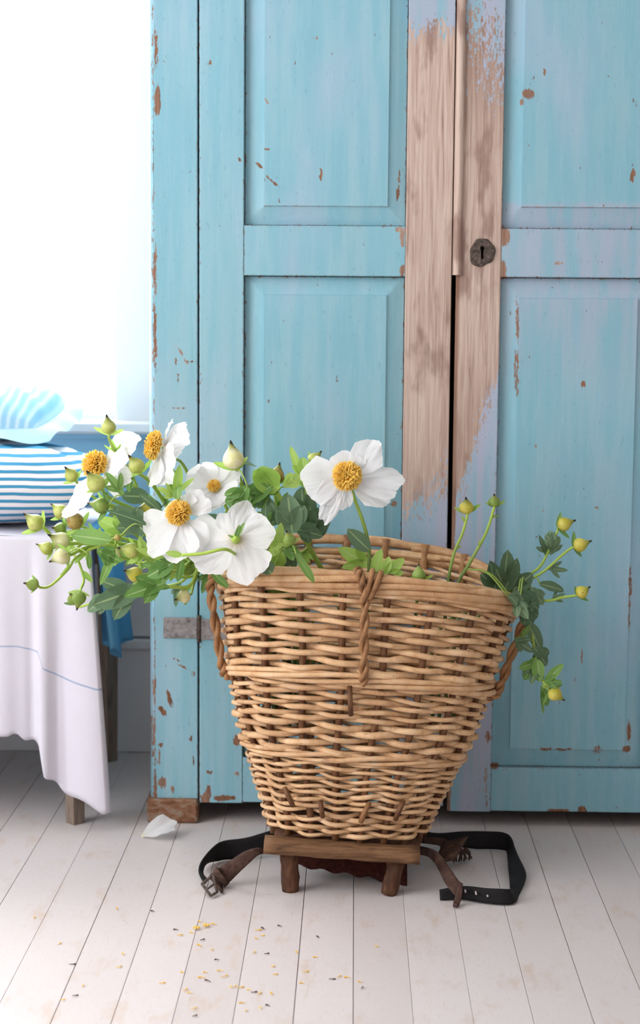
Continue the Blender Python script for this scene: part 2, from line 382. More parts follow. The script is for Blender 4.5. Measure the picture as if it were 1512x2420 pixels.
# window in the left wall (its daylight is the room's main light)
W2 = bpy.data.objects.new('window_2', None); COL.objects.link(W2); W2.location = (XL - 0.06, 1.5, 0.75); struct(W2)
for y0, y1 in ((0.45, 0.5), (1.475, 1.525), (2.5, 2.55)): wpart('window_frame', XL - 0.09, XL - 0.04, y0, y1, 0.75, 2.3, M['white'], W2)
for z0 in (0.75, 2.25): wpart('window_frame', XL - 0.088, XL - 0.042, 0.5, 2.5, z0, z0 + 0.05, M['white'], W2)
for y0 in (0.5, 1.525): wpart('pane', XL - 0.067, XL - 0.063, y0, y0 + 0.975, 0.8, 2.25, M['glass'], W2, 0)

# ------------------------------------------------------------------ cabinet
YC = 3.445
X = lambda px, py=1000: P(px, py, YC)[0]
Z = lambda py, px=760: P(px, py, YC)[2]
ell = []   # paint chips: (px, py, rx, ry, angle, strength, tone)
for e in ((372, 238, 7, 34, 0, .9, .9), (368, 120, 4, 60, 0, .7, 1), (367, 640, 5, 60, 0, .75, .9), (366, 800, 4, 80, 0, .7, 1), (494, 152, 3, 11, 25, .8, 1), (747, 90, 8, 4, -20, .7, .7),
          (613, 392, 12, 4, 42, .8, 1), (645, 430, 22, 2.5, 42, .7, 1), (630, 353, 6, 3, 0, .8, 1), (757, 415, 3.5, 16, 0, .85, 1), (567, 378, 6, 4, 45, .8, 1), (630, 238, 10, 3, 50, .6, .6),
          (940, 455, 5, 20, 8, .8, 1), (944, 420, 3, 30, 4, .7, 1), (950, 560, 6, 22, 0, .9, .6), (950, 640, 7, 14, 0, .9, .8), (947, 543, 16, 5, 0, .8, .5), (1247, 222, 14, 12, 20, .9, .8), (1232, 240, 6, 8, 0, .8, .8),
          (1286, 170, 4, 9, 0, .9, .8), (1437, 180, 6, 3, 30, .7, .8), (1495, 417, 5, 17, 4, .85, .9), (1377, 908, 5, 9, 10, .85, 1), (1267, 1055, 5, 3, 0, .8, .9), (1410, 1200, 7, 4, 30, .8, .8),
          (1375, 1553, 3, 16, 0, .8, .9), (1284, 1208, 4, 4, 0, .8, .6), (415, 855, 4, 9, 0, .8, 1), (421, 893, 3, 10, 4, .8, 1), (450, 853, 16, 2.5, 0, .7, 1), (425, 965, 20, 3, 5, .65, .9),
          (425, 830, 22, 3, 58, .7, .3), (440, 858, 12, 2, 60, .7, .3), (560, 1750, 9, 12, 0, .9, 1), (550, 1590, 8, 10, 0, .9, 1), (400, 1650, 5, 22, -15, .85, 1), (384, 1680, 6, 14, -35, .85, 1),
          (362, 1620, 6, 34, 0, .9, .9), (360, 1740, 7, 60, 0, 1, .9), (366, 1860, 5, 40, 0, .9, .9), (380, 1760, 6, 6, 0, .8, .9), (384, 1850, 9, 13, 0, .9, .8), (408, 1865, 4, 10, 0, .8, .9),
          (376, 1790, 4, 20, 10, .7, .7), (450, 1745, 3, 10, 0, .8, 1), (457, 1798, 4, 12, 0, .8, 1), (432, 1576, 16, 2.5, 28, .75, 1), (457, 1592, 5, 8, 0, .8, 1), (420, 1560, 14, 2, 25, .6, 1),
          (485, 1890, 9, 16, 0, 1, .9), (530, 1886, 26, 7, 0, .9, 1), (492, 1870, 6, 14, 0, .9, .9), (495, 1825, 8, 4, 0, .8, 1), (560, 1828, 4, 6, 0, .8, .7), (1190, 560, 14, 22, 0, .9, .8), (1186, 640, 10, 22, 0, .95, .8),
          (1320, 622, 14, 4, 0, .75, .4), (1400, 620, 30, 2.5, 0, .5, .5), (1221, 880, 6, 60, 0, .65, .9), (1222, 760, 4, 60, 0, .6, .9), (1168, 1810, 10, 8, 0, .8, .9), (1480, 1770, 10, 8, 0, .9, .9), (1486, 1730, 4, 30, 0, .8, .9),
          (1330, 1770, 20, 4, 0, .7, .9), (1290, 1770, 14, 4, 0, .7, .9), (1410, 1772, 10, 12, 0, .6, .8), (1320, 1916, 26, 5, 0, .85, 1), (1375, 1914, 10, 9, 0, .85, 1), (1152, 1740, 6, 14, 0, .85, .9), (1148, 1860, 4, 60, 0, .6, .6),
          (1489, 1380, 4, 40, 0, .75, .9), (1487, 1450, 3, 60, 0, .7, .9), (930, 1190, 8, 8, 0, .8, .8)): ell.append(e)
def wear(V, edge):
    px, py = proj(V); bare = np.full(len(V), 0.0); tone = np.full(len(V), 0.5); thin = np.zeros(len(V))
    edge = np.asarray(edge)
    ew = np.clip(1 - edge / 0.006, 0, 1) * 0.42; bare = np.maximum(bare, ew); tone = np.where(ew > 0.1, 0.85, tone)
    wob = 14 * np.sin(py * 0.021) + 9 * np.sin(py * 0.053 + px * 0.09)
    # rubbed stile beside the gap, left door
    ss = lambda v, a, b: np.clip((v - a) / (b - a), 0, 1)
    xm = V[:, 0]; a = (xm > X(953) - 2e-4) & (xm < X(1062))
    m = np.minimum(ss(py + wob * 1.5, 20, 150), 1 - ss(py + wob * 2 + (px - 1060) * 0.9, 980, 1260)) * 1.05
    m = np.where(a, m, 0); up_ = m > bare; bare = np.maximum(bare, m); tone = np.where(up_, 0.08, tone)
    thin = np.maximum(thin, np.where(a, 0.7, 0))
    # rubbed stile by the lock, right door
    a = (xm > X(1071)) & (xm < X(1176) + 2e-4)
    m = np.minimum(0.25 + 0.8 * ss(py + wob * 1.2 + (px - 1180) * -1.2, 0, 420), 1 - ss(py + wob * 1.2 + (px - 1085) * 2.9, 1080, 1240))
    m = np.where(a, m, 0); up_ = m > bare; bare = np.maximum(bare, m); tone = np.where(up_, 0.1 + 0.45 * np.clip(1 - (py - 120) / 260, 0, 1) + 0.25 * ss(py + wob, 820, 1020), tone)
    thin = np.maximum(thin, np.where(a, 0.8, 0))
    a = (xm > X(1071)) & (xm < X(1082)) & (py > 640); bare = np.where(a, 0.95, bare); tone = np.where(a, 0.8, tone)
    for (cx, cy, rx, ry, an, st, tn) in ell:
        c, s = math.cos(math.radians(an)), math.sin(math.radians(an))
        dx, dy = px - cx, py - cy; q = ((dx * c + dy * s) / rx) ** 2 + ((-dx * s + dy * c) / ry) ** 2
        m = np.clip(1.5 - q * 0.8, 0, 1) * st; up_ = m > bare
        bare = np.maximum(bare, m); tone = np.where(up_, tn, tone)
    bare = np.maximum(bare, np.clip((py - 1700) / 260, 0, 1) * np.clip(1 - np.abs(px - 420) / 120, 0, 1) * 0.38)
    thin = np.maximum(thin, 0.55 * ss(px, 1170, 1200) * (1 - ss(py, 700, 950)) * (py > 480))
    return dict(bare=bare, tone=tone, thin=thin)
def lines(a, b, step, extra=()):
    n = max(2, int(round((b - a) / step)) + 1)
    L = list(np.linspace(a, b, n)) + [a + 0.0015, b - 0.0015] + list(extra)
    L = sorted(set(round(x, 6) for x in L if a - 1e-9 <= x <= b + 1e-9)); out = [L[0]]
    for x in L[1:]:
        if x - out[-1] > 0.0006: out.append(x)
    return np.array(out)
def board(name, x0, x1, z0, z1, y0, th, parent, mat=None, hf=None, xs=(), zsx=(), step=0.0045, slant=None, hole=None):
    gx, gz = lines(x0, x1, step, xs), lines(z0, z1, step, zsx); nx, nz = len(gx), len(gz)
    A, B = np.meshgrid(gx, gz, indexing='ij'); A, B = A.ravel(), B.ravel()
    ed = np.minimum(np.minimum(A - x0, x1 - A), np.minimum(B - z0, z1 - B))
    Yv = np.full(len(A), y0)
    if hf is not None: Yv = y0 + hf(A, B)
    else: Yv = Yv + np.where(ed < 0.001, 0.0018, 0) + 0.0006 * np.sin(A * 37 + B * 3.1) * np.sin(B * 9 + A * 11)
    V = np.stack([A, Yv, B], 1)
    f = [q[::-1] for q in gridfaces(nx, nz)]
    f = [tuple(q) for q in f]
    if hole:        # a real hole cut through the board
        f = [q for q in f if not (hole[0] < A[list(q)].mean() < hole[1] and hole[2] < B[list(q)].mean() < hole[3])]
    ring = [i * nz for i in range(nx)] + [(nx - 1) * nz + j for j in range(1, nz)] + [i * nz + nz - 1 for i in range(nx - 2, -1, -1)] + [j for j in range(nz - 2, 0, -1)]
    n0 = len(V); back = V[ring].copy(); back[:, 1] = y0 + th
    for i in range(len(ring)):
        j = (i + 1) % len(ring); f.append((ring[i], ring[j], n0 + j, n0 + i))
    at = wear(V, ed)
    if hf is not None:
        inx = (A > xs[0]) & (A < xs[2])
        at['bare'] = np.maximum(at['bare'], np.where(inx, np.clip(1 - np.abs(B - zsx[0]) / 0.003, 0, 1) * 0.5, 0))
    V = np.vstack([V, back]); at = {k: np.concatenate([x, x[ring]]) for k, x in at.items()}
    if slant: V[:, 2] += slant(V[:, 0])
    o = mk(name, V, f, mat or M['paint'], parent, False, at)
    return o
def panel_h(x0, x1, z0, z1, f0, f1, g0, g1):
    """raised panel: groove at the opening, bevel, small step, flat field"""
    def h(A, B):
        tx = np.minimum(np.clip((A - x0) / (f0 - x0), 0, 1), np.clip((x1 - A) / (x1 - f1), 0, 1))
        tz = np.minimum(np.clip((B - z0) / (g0 - z0), 0, 1), np.clip((z1 - B) / (z1 - g1), 0, 1))
        t_ = np.minimum(tx, tz)
        return np.where(t_ >= 0.999, 0.0035, 0.0165 - 0.0095 * t_) + 0.0004 * np.sin(A * 23) * np.sin(B * 7)
    return h
CB = thing('wardrobe', (X(1060), YC + 0.24, 0), 'tall old wardrobe with two panelled doors in worn pale blue paint', 'wardrobe')
xl = X(350); xr = 2 * X(1066) - xl; ztop = 1.86; zb0 = Z(1888, 420)
# carcass: left stile with a chamfered corner, right stile, sides, top, back
cx0 = X(364)
sl = board('front_stile', cx0, X(467), zb0, ztop, YC, 0.03, CB)
m = MB(); n_ = 160; zz = np.linspace(zb0, ztop, n_); V = []; 
for z_ in zz:
    wv = 0.0006 * math.sin(z_ * 41) + 0.0008 * math.sin(z_ * 97)
    V += [(cx0, YC + 0.0012, z_), (cx0 - 0.006, YC + 0.006 + wv, z_), (xl + 0.001, YC + 0.016 + wv, z_), (xl, YC + 0.03, z_), (xl, YC + 0.46, z_)]
V = np.array(V); at = wear(V, np.where(np.tile([1, 1, 0, 0, 0], n_) > 0, 0.003, 0.02)); at['bare'] = np.where(np.arange(len(V)) % 5 == 0, np.maximum(at['bare'], 0.53), at['bare'] * 0.55)
mk('side_panel', V, [tuple(q) for q in gridfaces(n_, 5)], M['paint'], CB, False, at)
board('front_stile', xr - (X(467) - cx0), xr, zb0, ztop, YC, 0.03, CB)
boxo('side_panel', xr - 0.02, xr, YC + 0.03, YC + 0.46, zb0, ztop, M['dado'], CB)
boxo('back_panel', xl + 0.005, xr - 0.005, YC + 0.45, YC + 0.465, zb0, ztop, M['bark'], CB)
boxo('bottom_board', xl + 0.01, xr - 0.01, YC + 0.035, YC + 0.45, 0.062, 0.08, M['bark'], CB)
boxo('cornice', xl - 0.03, xr + 0.03, YC - 0.03, YC + 0.48, ztop, ztop + 0.07, M['dado'], CB, 0.01)
for fx0, fx1 in ((X(349, 1930), X(468, 1930)), (xr - 0.1, xr + 0.004)):
    boxo('foot', fx0, fx1, YC - 0.012, YC + 0.06, 0, zb0 + 0.002, M['footw'], CB, 0.004)
    boxo('foot', fx0, fx0 + 0.08, YC + 0.38, YC + 0.455, 0, zb0, M['footw'], CB, 0.004)

def empty_part(name, loc, parent):
    o = bpy.data.objects.new(name, None); COL.objects.link(o); o.location = tuple(np.array(loc) - worldloc(parent)); o.parent = parent; return o
def door(name, xa, xs0, xp0, xp1, xs1, zbot, zrb, zr0, zr1, fl, pxc, fb, extra_label):
    """xa..xs0 left stile, xp0..xp1 panel opening, ..xs1 right stile; fl = (field x0, x1)"""
    D = empty_part(name, ((xa + xs1) / 2, YC, zbot), CB); D['label'] = extra_label
    kc = P(1139, 597, YC - 0.003) if 'keyhole' in extra_label else None
    board('door_stile', xa, xp0, zbot, ztop - 0.01, YC - 0.001, 0.024, D, hole=(kc[0] - 0.007, kc[0] + 0.007, kc[2] - 0.018, kc[2] + 0.015) if kc is not None else None)
    board('door_stile', xp1, xs1, zbot, ztop - 0.01, YC - 0.001, 0.024, D)
    board('door_rail', xp0, xp1, zbot + 0.002, zrb, YC, 0.022, D)
    board('door_rail', xp0, xp1, zr0, zr1, YC, 0.022, D)
    board('door_rail', xp0, xp1, ztop - 0.12, ztop - 0.01, YC, 0.022, D)
    e = 0.0015
    for (z0, z1, g0, g1) in ((zrb, zr0, fb[0], fb[1]), (zr1, ztop - 0.12, fb[2], ztop - 0.16)):
        board('door_panel', xp0 + e, xp1 - e, z0 + e, z1 - e, YC, 0.022, D, None, panel_h(xp0, xp1, z0, z1, fl[0], fl[1], g0, g1),
              (fl[0], fl[0] - 0.001, fl[1], fl[1] + 0.001), (g0, g0 - 0.001, g1, g1 + 0.001))
    return D
zl = lambda py: Z(py, 700); zr_ = lambda py: Z(py, 1330)
DL = door('door', X(471), None, X(575), X(953), X(1061), zl(1900), zl(1792), zl(652), zl(533), (X(622), X(910)), 700, (zl(1748), zl(697), zl(486)), 'left door with a bare rubbed stile')
DR = door('door', X(1072), None, X(1176), X(1545), X(1652), zr_(1921), zr_(1817), zr_(656), zr_(541), (X(1221), X(1499)), 1330, (zr_(1772), zr_(706), zr_(489)), 'right door with iron keyhole plate')
# half-round bead over the meeting edges, broken off below the rail
zbd = zr_(652); nb = 90; V = []
for z_ in np.linspace(zbd, ztop - 0.01, nb):
    for j in range(7):
        a = math.pi * j / 6; V.append((X(1074) - 0.0095 * math.cos(a), YC - 0.001 - 0.009 * math.sin(a) * 1.1, z_))
V = np.array(V); px_, py_ = proj(V)
bd = mk('meeting_bead', V, [tuple(q[::-1]) for q in gridfaces(nb, 7)], M['paint'], DR, True, dict(bare=np.full(len(V), 0.95), tone=0.15 + 0.5 * (np.abs(np.arange(len(V)) % 7 - 0) < 1), thin=np.ones(len(V))))
# keyhole plate
c = P(1139, 597, YC - 0.003); nn = 40; ring = []; key = []
for i in range(nn):
    a = 2 * math.pi * i / nn; r_ = 0.026 * (1 + 0.07 * math.sin(2 * a + 0.8) + 0.05 * math.sin(3 * a + 2) + 0.035 * math.sin(7 * a))
    ring.append((c[0] + r_ * math.cos(a) * 0.95, c[2] + r_ * math.sin(a) * 1.15))
    ca, sa = math.cos(a), math.sin(a)               # keyhole outline seen from a point in its round head
    rc = -(-0.002) * sa + math.sqrt(max(0, 0.0045 ** 2 - (0.002 * ca) ** 2))
    rb = min(0.0026 / max(abs(ca), 1e-6), (0.002 if sa > 0 else 0.021) / max(abs(sa), 1e-6)); r_ = max(rc, rb)
    key.append((c[0] + r_ * ca, c[2] + 0.006 + r_ * sa))
V = [(x_, YC - 0.0005, z_) for x_, z_ in ring] + [(c[0] + (x_ - c[0]) * 0.9, YC - 0.005, c[2] + (z_ - c[2]) * 0.9) for x_, z_ in ring]
V += [(x_, YC - 0.0062, z_) for x_, z_ in key] + [(x_, YC + 0.022, z_) for x_, z_ in key]
f = [(k * nn + i, k * nn + (i + 1) % nn, (k + 1) * nn + (i + 1) % nn, (k + 1) * nn + i) for k in range(3) for i in range(nn)]
mk('keyhole_plate', V, f, M['escut'], DR, False)['label'] = 'pitted dark iron keyhole plate'
# strap hinges
for py0, py1 in ((1459, 1511),):
    H = empty_part('hinge', P(470, 1485, YC), CB)
    boxo('hinge_leaf', X(386, 1485), X(466, 1485), YC - 0.0035, YC + 0.001, Z(py1 - 3, 420), Z(py0, 420), M['hinge'], H, 0.0012)
    boxo('hinge_leaf', X(474, 1485), X(640, 1485), YC - 0.0038, YC + 0.001, Z(py1, 420), Z(py0 + 3, 420), M['hinge'], H, 0.0012)
    V, f = tube([(X(470), YC - 0.003, Z(py1 + 6, 420)), (X(470), YC - 0.003, Z(py0 - 6, 420))], 0.0042, 8); mk('hinge_pin', V, f, M['escut'], H)

# ------------------------------------------------------------------ bench, cloths, pillows
ZB = 0.60; XB1 = P(199, 1300, 3.4)[0]; XB0 = -1.8; YB0, YB1 = 3.40, 3.985
BN = thing('bench', ((XB0 + XB1) / 2, (YB0 + YB1) / 2, 0), 'wooden bench with bare grey legs under the white cloth', 'bench')
boxo('seat', XB0, XB1, YB0, YB1, ZB - 0.04, ZB, M['greyleg'], BN, 0.004)
boxo('apron', XB0 + 0.05, XB1 - 0.05, YB0 + 0.035, YB0 + 0.055, ZB - 0.13, ZB - 0.04, M['greyleg'], BN, 0.002)
boxo('apron', XB0 + 0.05, XB1 - 0.05, YB1 - 0.055, YB1 - 0.035, ZB - 0.13, ZB - 0.04, M['greyleg'], BN, 0.002)
def legm(name, x, y, z1, r, mat, parent, lean=(0, 0)):
    n = 9; zz = np.linspace(0, z1, n); V, f = tube(np.stack([x + lean[0] * (1 - zz / z1), y + lean[1] * (1 - zz / z1), zz], 1), r * (0.92 + 0.3 * zz / z1), 4)
    return mk(name, V, f, mat, parent, False)
fx = FL(176, 1960); bx_ = FL(258, 1792)
legm('leg', fx[0] - 0.006, 3.43, ZB - 0.035, 0.021, M['greyleg'], BN); legm('leg', bx_[0] + 0.003, bx_[1] - 0.02, ZB - 0.035, 0.021, M['greyleg'], BN)
legm('leg', XB0 + 0.05, 3.44, ZB - 0.035, 0.021, M['greyleg'], BN); legm('leg', XB0 + 0.05, 3.94, ZB - 0.035, 0.021, M['greyleg'], BN)
def drape():
    s = np.concatenate([np.linspace(-1.2, -0.16, 80), np.linspace(-0.155, 0.11, 100)]); nq = 46; q = np.linspace(0, 1, nq)
    hem = np.interp(s, [-1.2, -0.30, -0.14, -0.098, -0.088, -0.06, -0.01, 0.03, 0.06, 0.085, 0.13, 0.33], [.215, .203, .195, .175, .115, .085, .042, .028, .07, .22, .265, .30])
    V = []; Q = []
    for i, s_ in enumerate(s):
        if s_ <= 0: b = np.array([XB1 + 0.004 + s_, YB0 - 0.006]); nor = np.array([0, -1.0])
        else: b = np.array([XB1 + 0.004, YB0 - 0.006 + s_]); nor = np.array([1.0, 0])
        w_ = math.exp(-(s_ / 0.05) ** 2); nor = nrm(nor * (1 - w_ * 0.8) + np.array([0.8, -0.35]) * w_ * 0.8)
        L = ZB + 0.006 - hem[i]
        for q_ in q:
            d = q_ ** 0.8
            fo = d * (0.012 * math.sin(s_ * 34 + 0.6) + 0.006 * math.sin(s_ * 71 + 2)) * (1 if s_ < -0.08 else 1.1)
            fo += d * (0.03 * math.exp(-((s_ + 0.015) / 0.035) ** 2) + 0.02 * math.exp(-((s_ + 0.085) / 0.02) ** 2) - 0.012 * math.exp(-((s_ + 0.11) / 0.012) ** 2)) + 0.004
            z = ZB + 0.006 - L * q_ + (0.004 * math.sin(s_ * 160) * (q_ > 0.97))
            lat = 0.02 * d * math.exp(-((s_ - 0.0) / 0.06) ** 2)
            V.append((b[0] + nor[0] * fo + lat * 0.5, b[1] + nor[1] * max(fo, -0.0005) if s_ < 0 else b[1] + nor[1] * fo, z)); Q.append(q_)
    m = MB(); m.add(V, [x[::-1] for x in gridfaces(len(s), nq)], q=np.array(Q))
    # the part lying on the bench
    xs = np.linspace(-1.2, 0, 40) + XB1 + 0.004; yy = np.linspace(YB0 - 0.006, YB0 + 0.5, 20); V = []
    for x_ in xs:
        for y_ in yy: V.append((x_, y_, ZB + 0.006 + 0.002 * math.sin(x_ * 31 + y_ * 20)))
    m.add(V, gridfaces(40, 20), q=0.0)
    o = m.build('linen_cloth', M['linen']); 
    sm = o.modifiers.new('thickness', 'SOLIDIFY'); sm.thickness = 0.0016
    return o
tag(drape(), 'white linen cloth with a thin blue line hanging over the bench corner', 'cloth')
def throw():
    s = np.linspace(0, 1, 60); q = np.linspace(0, 1, 30); V = []
    for s_ in s:
        y_ = YB0 + 0.03 + 0.32 * s_
        hemz = P(270, 1535, y_)[2] + 0.02 * math.sin(s_ * 9)
        for q_ in q:
            fo = 0.014 + (q_ ** 0.7) * (0.022 + 0.014 * math.sin(s_ * 15 + 1) + 0.006 * math.sin(s_ * 37))
            V.append((XB1 + fo, y_ + 0.02 * q_ * s_, ZB + 0.014 - (ZB + 0.014 - hemz) * q_))
    m = MB(); m.add(V, [x[::-1] for x in gridfaces(60, 30)])
    V = [(XB1 + 0.014 - 0.02 * a, YB0 + 0.03 + 0.32 * b, ZB + 0.014) for b in np.linspace(0, 1, 12) for a in np.linspace(0, 1, 12)]
    m.add(V, gridfaces(12, 12))
    o = m.build('blue_throw', M['bluecloth']); sm = o.modifiers.new('thickness', 'SOLIDIFY'); sm.thickness = 0.003; return o
tag(throw(), 'bright blue linen throw hanging down the end of the bench', 'throw')
def pillow_mesh(cx, cy, cz, W, D, H, tilt, rot, pinch=0.5, n=40, seed=1):
    """cushion lying flat: W along x, D along y, H thick; tilt about the x axis"""
    rr = np.random.RandomState(seed); ph = rr.rand(6) * 6.28
    u = np.linspace(-1, 1, n); A, B = np.meshgrid(u, u, indexing='ij'); A, B = A.ravel(), B.ravel()
    h = ((1 - np.abs(A) ** 2.6) * (1 - np.abs(B) ** 2.6)).clip(0) ** pinch
    px = A * (1 - 0.07 * B * B) * W / 2; py = B * (1 - 0.07 * A * A) * D / 2
    wr = 0.006 * np.sin(A * 9 + ph[0] + B * 2) * np.sin(B * 5 + ph[1]) + 0.004 * np.sin(A * 17 + B * 11 + ph[2])
    top = np.stack([px, py, H / 2 * h + wr * h], 1); bot = np.stack([px, py, -H / 2 * h + wr * h * 0.4], 1)
    V = np.vstack([top, bot]); f = gridfaces(n, n) + [q[::-1] for q in gridfaces(n, n, n * n)]
    c, s = math.cos(tilt), math.sin(tilt); V = np.stack([V[:, 0], V[:, 1] * c - V[:, 2] * s, V[:, 1] * s + V[:, 2] * c], 1)
    c, s = math.cos(rot), math.sin(rot); V = np.stack([V[:, 0] * c - V[:, 1] * s, V[:, 0] * s + V[:, 1] * c, V[:, 2]], 1)
    return V + np.array([cx, cy, cz]), f, np.concatenate([A, A]), np.concatenate([B, B])
def m_stripe(name, base, st, attr, freq, duty, soft, alt=None):
    n = NT(name); a = n.attr(attr); wob = n.noise(n.pos(), 14, 2)
    s = n.math('FRACT', n.math('MULTIPLY', n.math('ADD', a, n.math('MULTIPLY', wob, 0.02)), freq))
    t_ = n.math('ABSOLUTE', n.math('SUBTRACT', s, 0.5)); k = n.step(t_, duty - soft, duty + soft)
    c = n.mix(k, st, base); n.col(c, 0.85, 0.15); n.bump(n.noise(n.pos(), 700, 2), 0.2, 0.001); return n.m
stm = m_stripe('ticking_stripe', srgb(232, 226, 232), srgb(66, 140, 178), 'h', 12.5, 0.22, 0.05)
blm = m_stripe('pale_blue_stripe', srgb(184, 206, 220), srgb(140, 184, 210), 'a', 11.0, 0.3, 0.16)
def striped_pillow():
    cz = ZB + 0.006 + 0.09
    V, f, A, B = pillow_mesh(XB1 - 0.27, 3.60, cz, 0.56, 0.34, 0.172, 0.0, 0.04, 0.42, 44, 3)
    V[:, 2] = np.maximum(V[:, 2], ZB + 0.0105)
    global LOWER; LOWER = BVHTree.FromPolygons(V.tolist(), [tuple(q) for q in f])
    return tag(mk('striped_pillow', V, f, stm, None, True, dict(h=(V[:, 2] - cz) / 0.19 + 0.1 * (V[:, 1] - 3.6) + 0.5)), 'plump pillow with blue and white stripes lying on the white cloth', 'pillow')
striped_pillow()
def rest_on(V, lift):
    """soft cloth settles on the pillow below instead of passing through it"""
    V = np.array(V, float)
    for i in range(len(V)):
        h = LOWER.ray_cast(Vector((V[i, 0], V[i, 1], 2.0)), Vector((0, 0, -1)))[0]
        if h is not None and V[i, 2] < h.z + lift: V[i, 2] = h.z + lift
    return V
def blue_pillow():
    T = thing('ruffled_pillow', (XB1 - 0.39, 3.72, ZB + 0.17), 'pale blue striped pillow with a soft frill, on top of the striped pillow', 'pillow')
    V, f, A, B = pillow_mesh(XB1 - 0.335, 3.735, ZB + 0.236, 0.46, 0.32, 0.14, math.radians(9), -0.05, 0.5, 36, 8)
    V = rest_on(V, 0.0002); n_ = 36 * 36; V[:n_, 2] = np.maximum(V[:n_, 2], V[n_:, 2] + 0.0)
    mk('pillow_body', V, f, blm, T, True, dict(a=A * 1.0))
    # frill: a wavy flange all round the seam
    n = 36; V2 = V[:n * n].reshape(n, n, 3)
    ring = [V2[i, 0] for i in range(n)] + [V2[n - 1, j] for j in range(1, n)] + [V2[i, n - 1] for i in range(n - 2, -1, -1)] + [V2[0, j] for j in range(n - 2, 0, -1)]
    ring = np.array(ring); cen = ring.mean(0); k = len(ring); W_ = []
    nn_ = nrm(np.cross(ring[0] - cen, ring[n // 2] - cen))
    for i in range(k):
        d = nrm(ring[i] - cen)
        for t_ in (-0.1, 0.35, 0.7, 1.0):
            W_.append(ring[i] + d * 0.042 * t_ + nn_ * 0.006 * t_ * (math.sin(i * 0.53) + 0.6 * math.sin(i * 0.31 + 1)) + np.array([0, 0, -0.018 * max(t_, 0) ** 1.5]))
    f2 = [(i * 4 + j, ((i + 1) % k) * 4 + j, ((i + 1) % k) * 4 + j + 1, i * 4 + j + 1) for i in range(k) for j in range(3)]
    W_ = rest_on(W_, 0.0012)
    mk('frill', W_, f2, plain('pale_blue_cotton', srgb(176, 208, 226), 0.85, 0.1), T)
blue_pillow()

# ------------------------------------------------------------------ wicker pack basket
BK = thing('pack_basket', (0.0, 3.16, 0), 'tall wicker pack basket on stubby wooden legs filled with white poppies', 'basket')
aw = lambda z: np.interp(z, [.10, .143, .183, .24, .305, .40, .465, .543, .60], [.146, .158, .174, .193, .216, .238, .25, .263, .268])
bw_ = lambda z: np.interp(z, [.10, .25, .42, .60], [.122, .155, .188, .212])
ycn = lambda z: np.interp(z, [.10, .60], [3.148, 3.184])
cxn = lambda z: -0.006 + 0.07 * (z - 0.1)
NST = 20
_sec = {}
def sec(z):
    k = round(float(z), 3)
    if k not in _sec:
        th = np.linspace(0, 2 * math.pi, 721); a, b = aw(k), bw_(k); e = 2 / 2.75
        x = a * np.sign(np.sin(th)) * np.abs(np.sin(th)) ** e; y = -b * np.sign(np.cos(th)) * np.abs(np.cos(th)) ** e
        L = np.concatenate([[0], np.cumsum(np.hypot(np.diff(x), np.diff(y)))])
        tx, ty = np.gradient(x), np.gradient(y); l = np.hypot(tx, ty) + 1e-12
        _sec[k] = (L / L[-1], x, y, ty / l, -tx / l)
    return _sec[k]
def surf(s, z, off=0.0):
    """points on the basket wall: s round the wall from the middle of the front, z nominal height, off outward"""
    s = np.asarray(s, float); z = np.broadcast_to(np.asarray(z, float), s.shape); zz = float(z.mean())
    L, x, y, nx, ny = sec(zz); m = np.mod(s, 1.0)
    X_ = np.interp(m, L, x); Y_ = np.interp(m, L, y)
    a2, b2 = aw(zz), bw_(zz); NX = X_ / a2 ** 2; NY = Y_ / b2 ** 2; l = np.hypot(NX, NY) + 1e-9
    t = np.clip((zz - 0.1) / 0.49, 0, 1)
    Zs = z - (0.05 + 0.035 * t) * X_ - 0.062 * t * (1 - np.clip(np.abs(Y_) / b2, 0, 1)) + 0.006 * t * (Y_ > 0) * np.clip(Y_ / b2, 0, 1)
    return np.stack([X_ + cxn(zz) + off * NX / l, Y_ + ycn(zz) + off * NY / l, Zs], 1)
# stakes
for k in range(NST):
    s_ = (k + 0.5) / NST; front = s_ < 0.3 or s_ > 0.7
    top = 0.594 + (0.006 if not front else 0.004) + 0.008 * R.random(); zz = np.linspace(0.085, top, 22)
    pts = np.vstack([surf(np.array([s_ + 0.002 * math.sin(z_ * 20 + k)]), z_)[0] for z_ in zz])
    V, f = tube(pts, (0.0062 if front else 0.0085), 6); mk('stake', V, f, M['stake'] if front else M['rope'], BK)
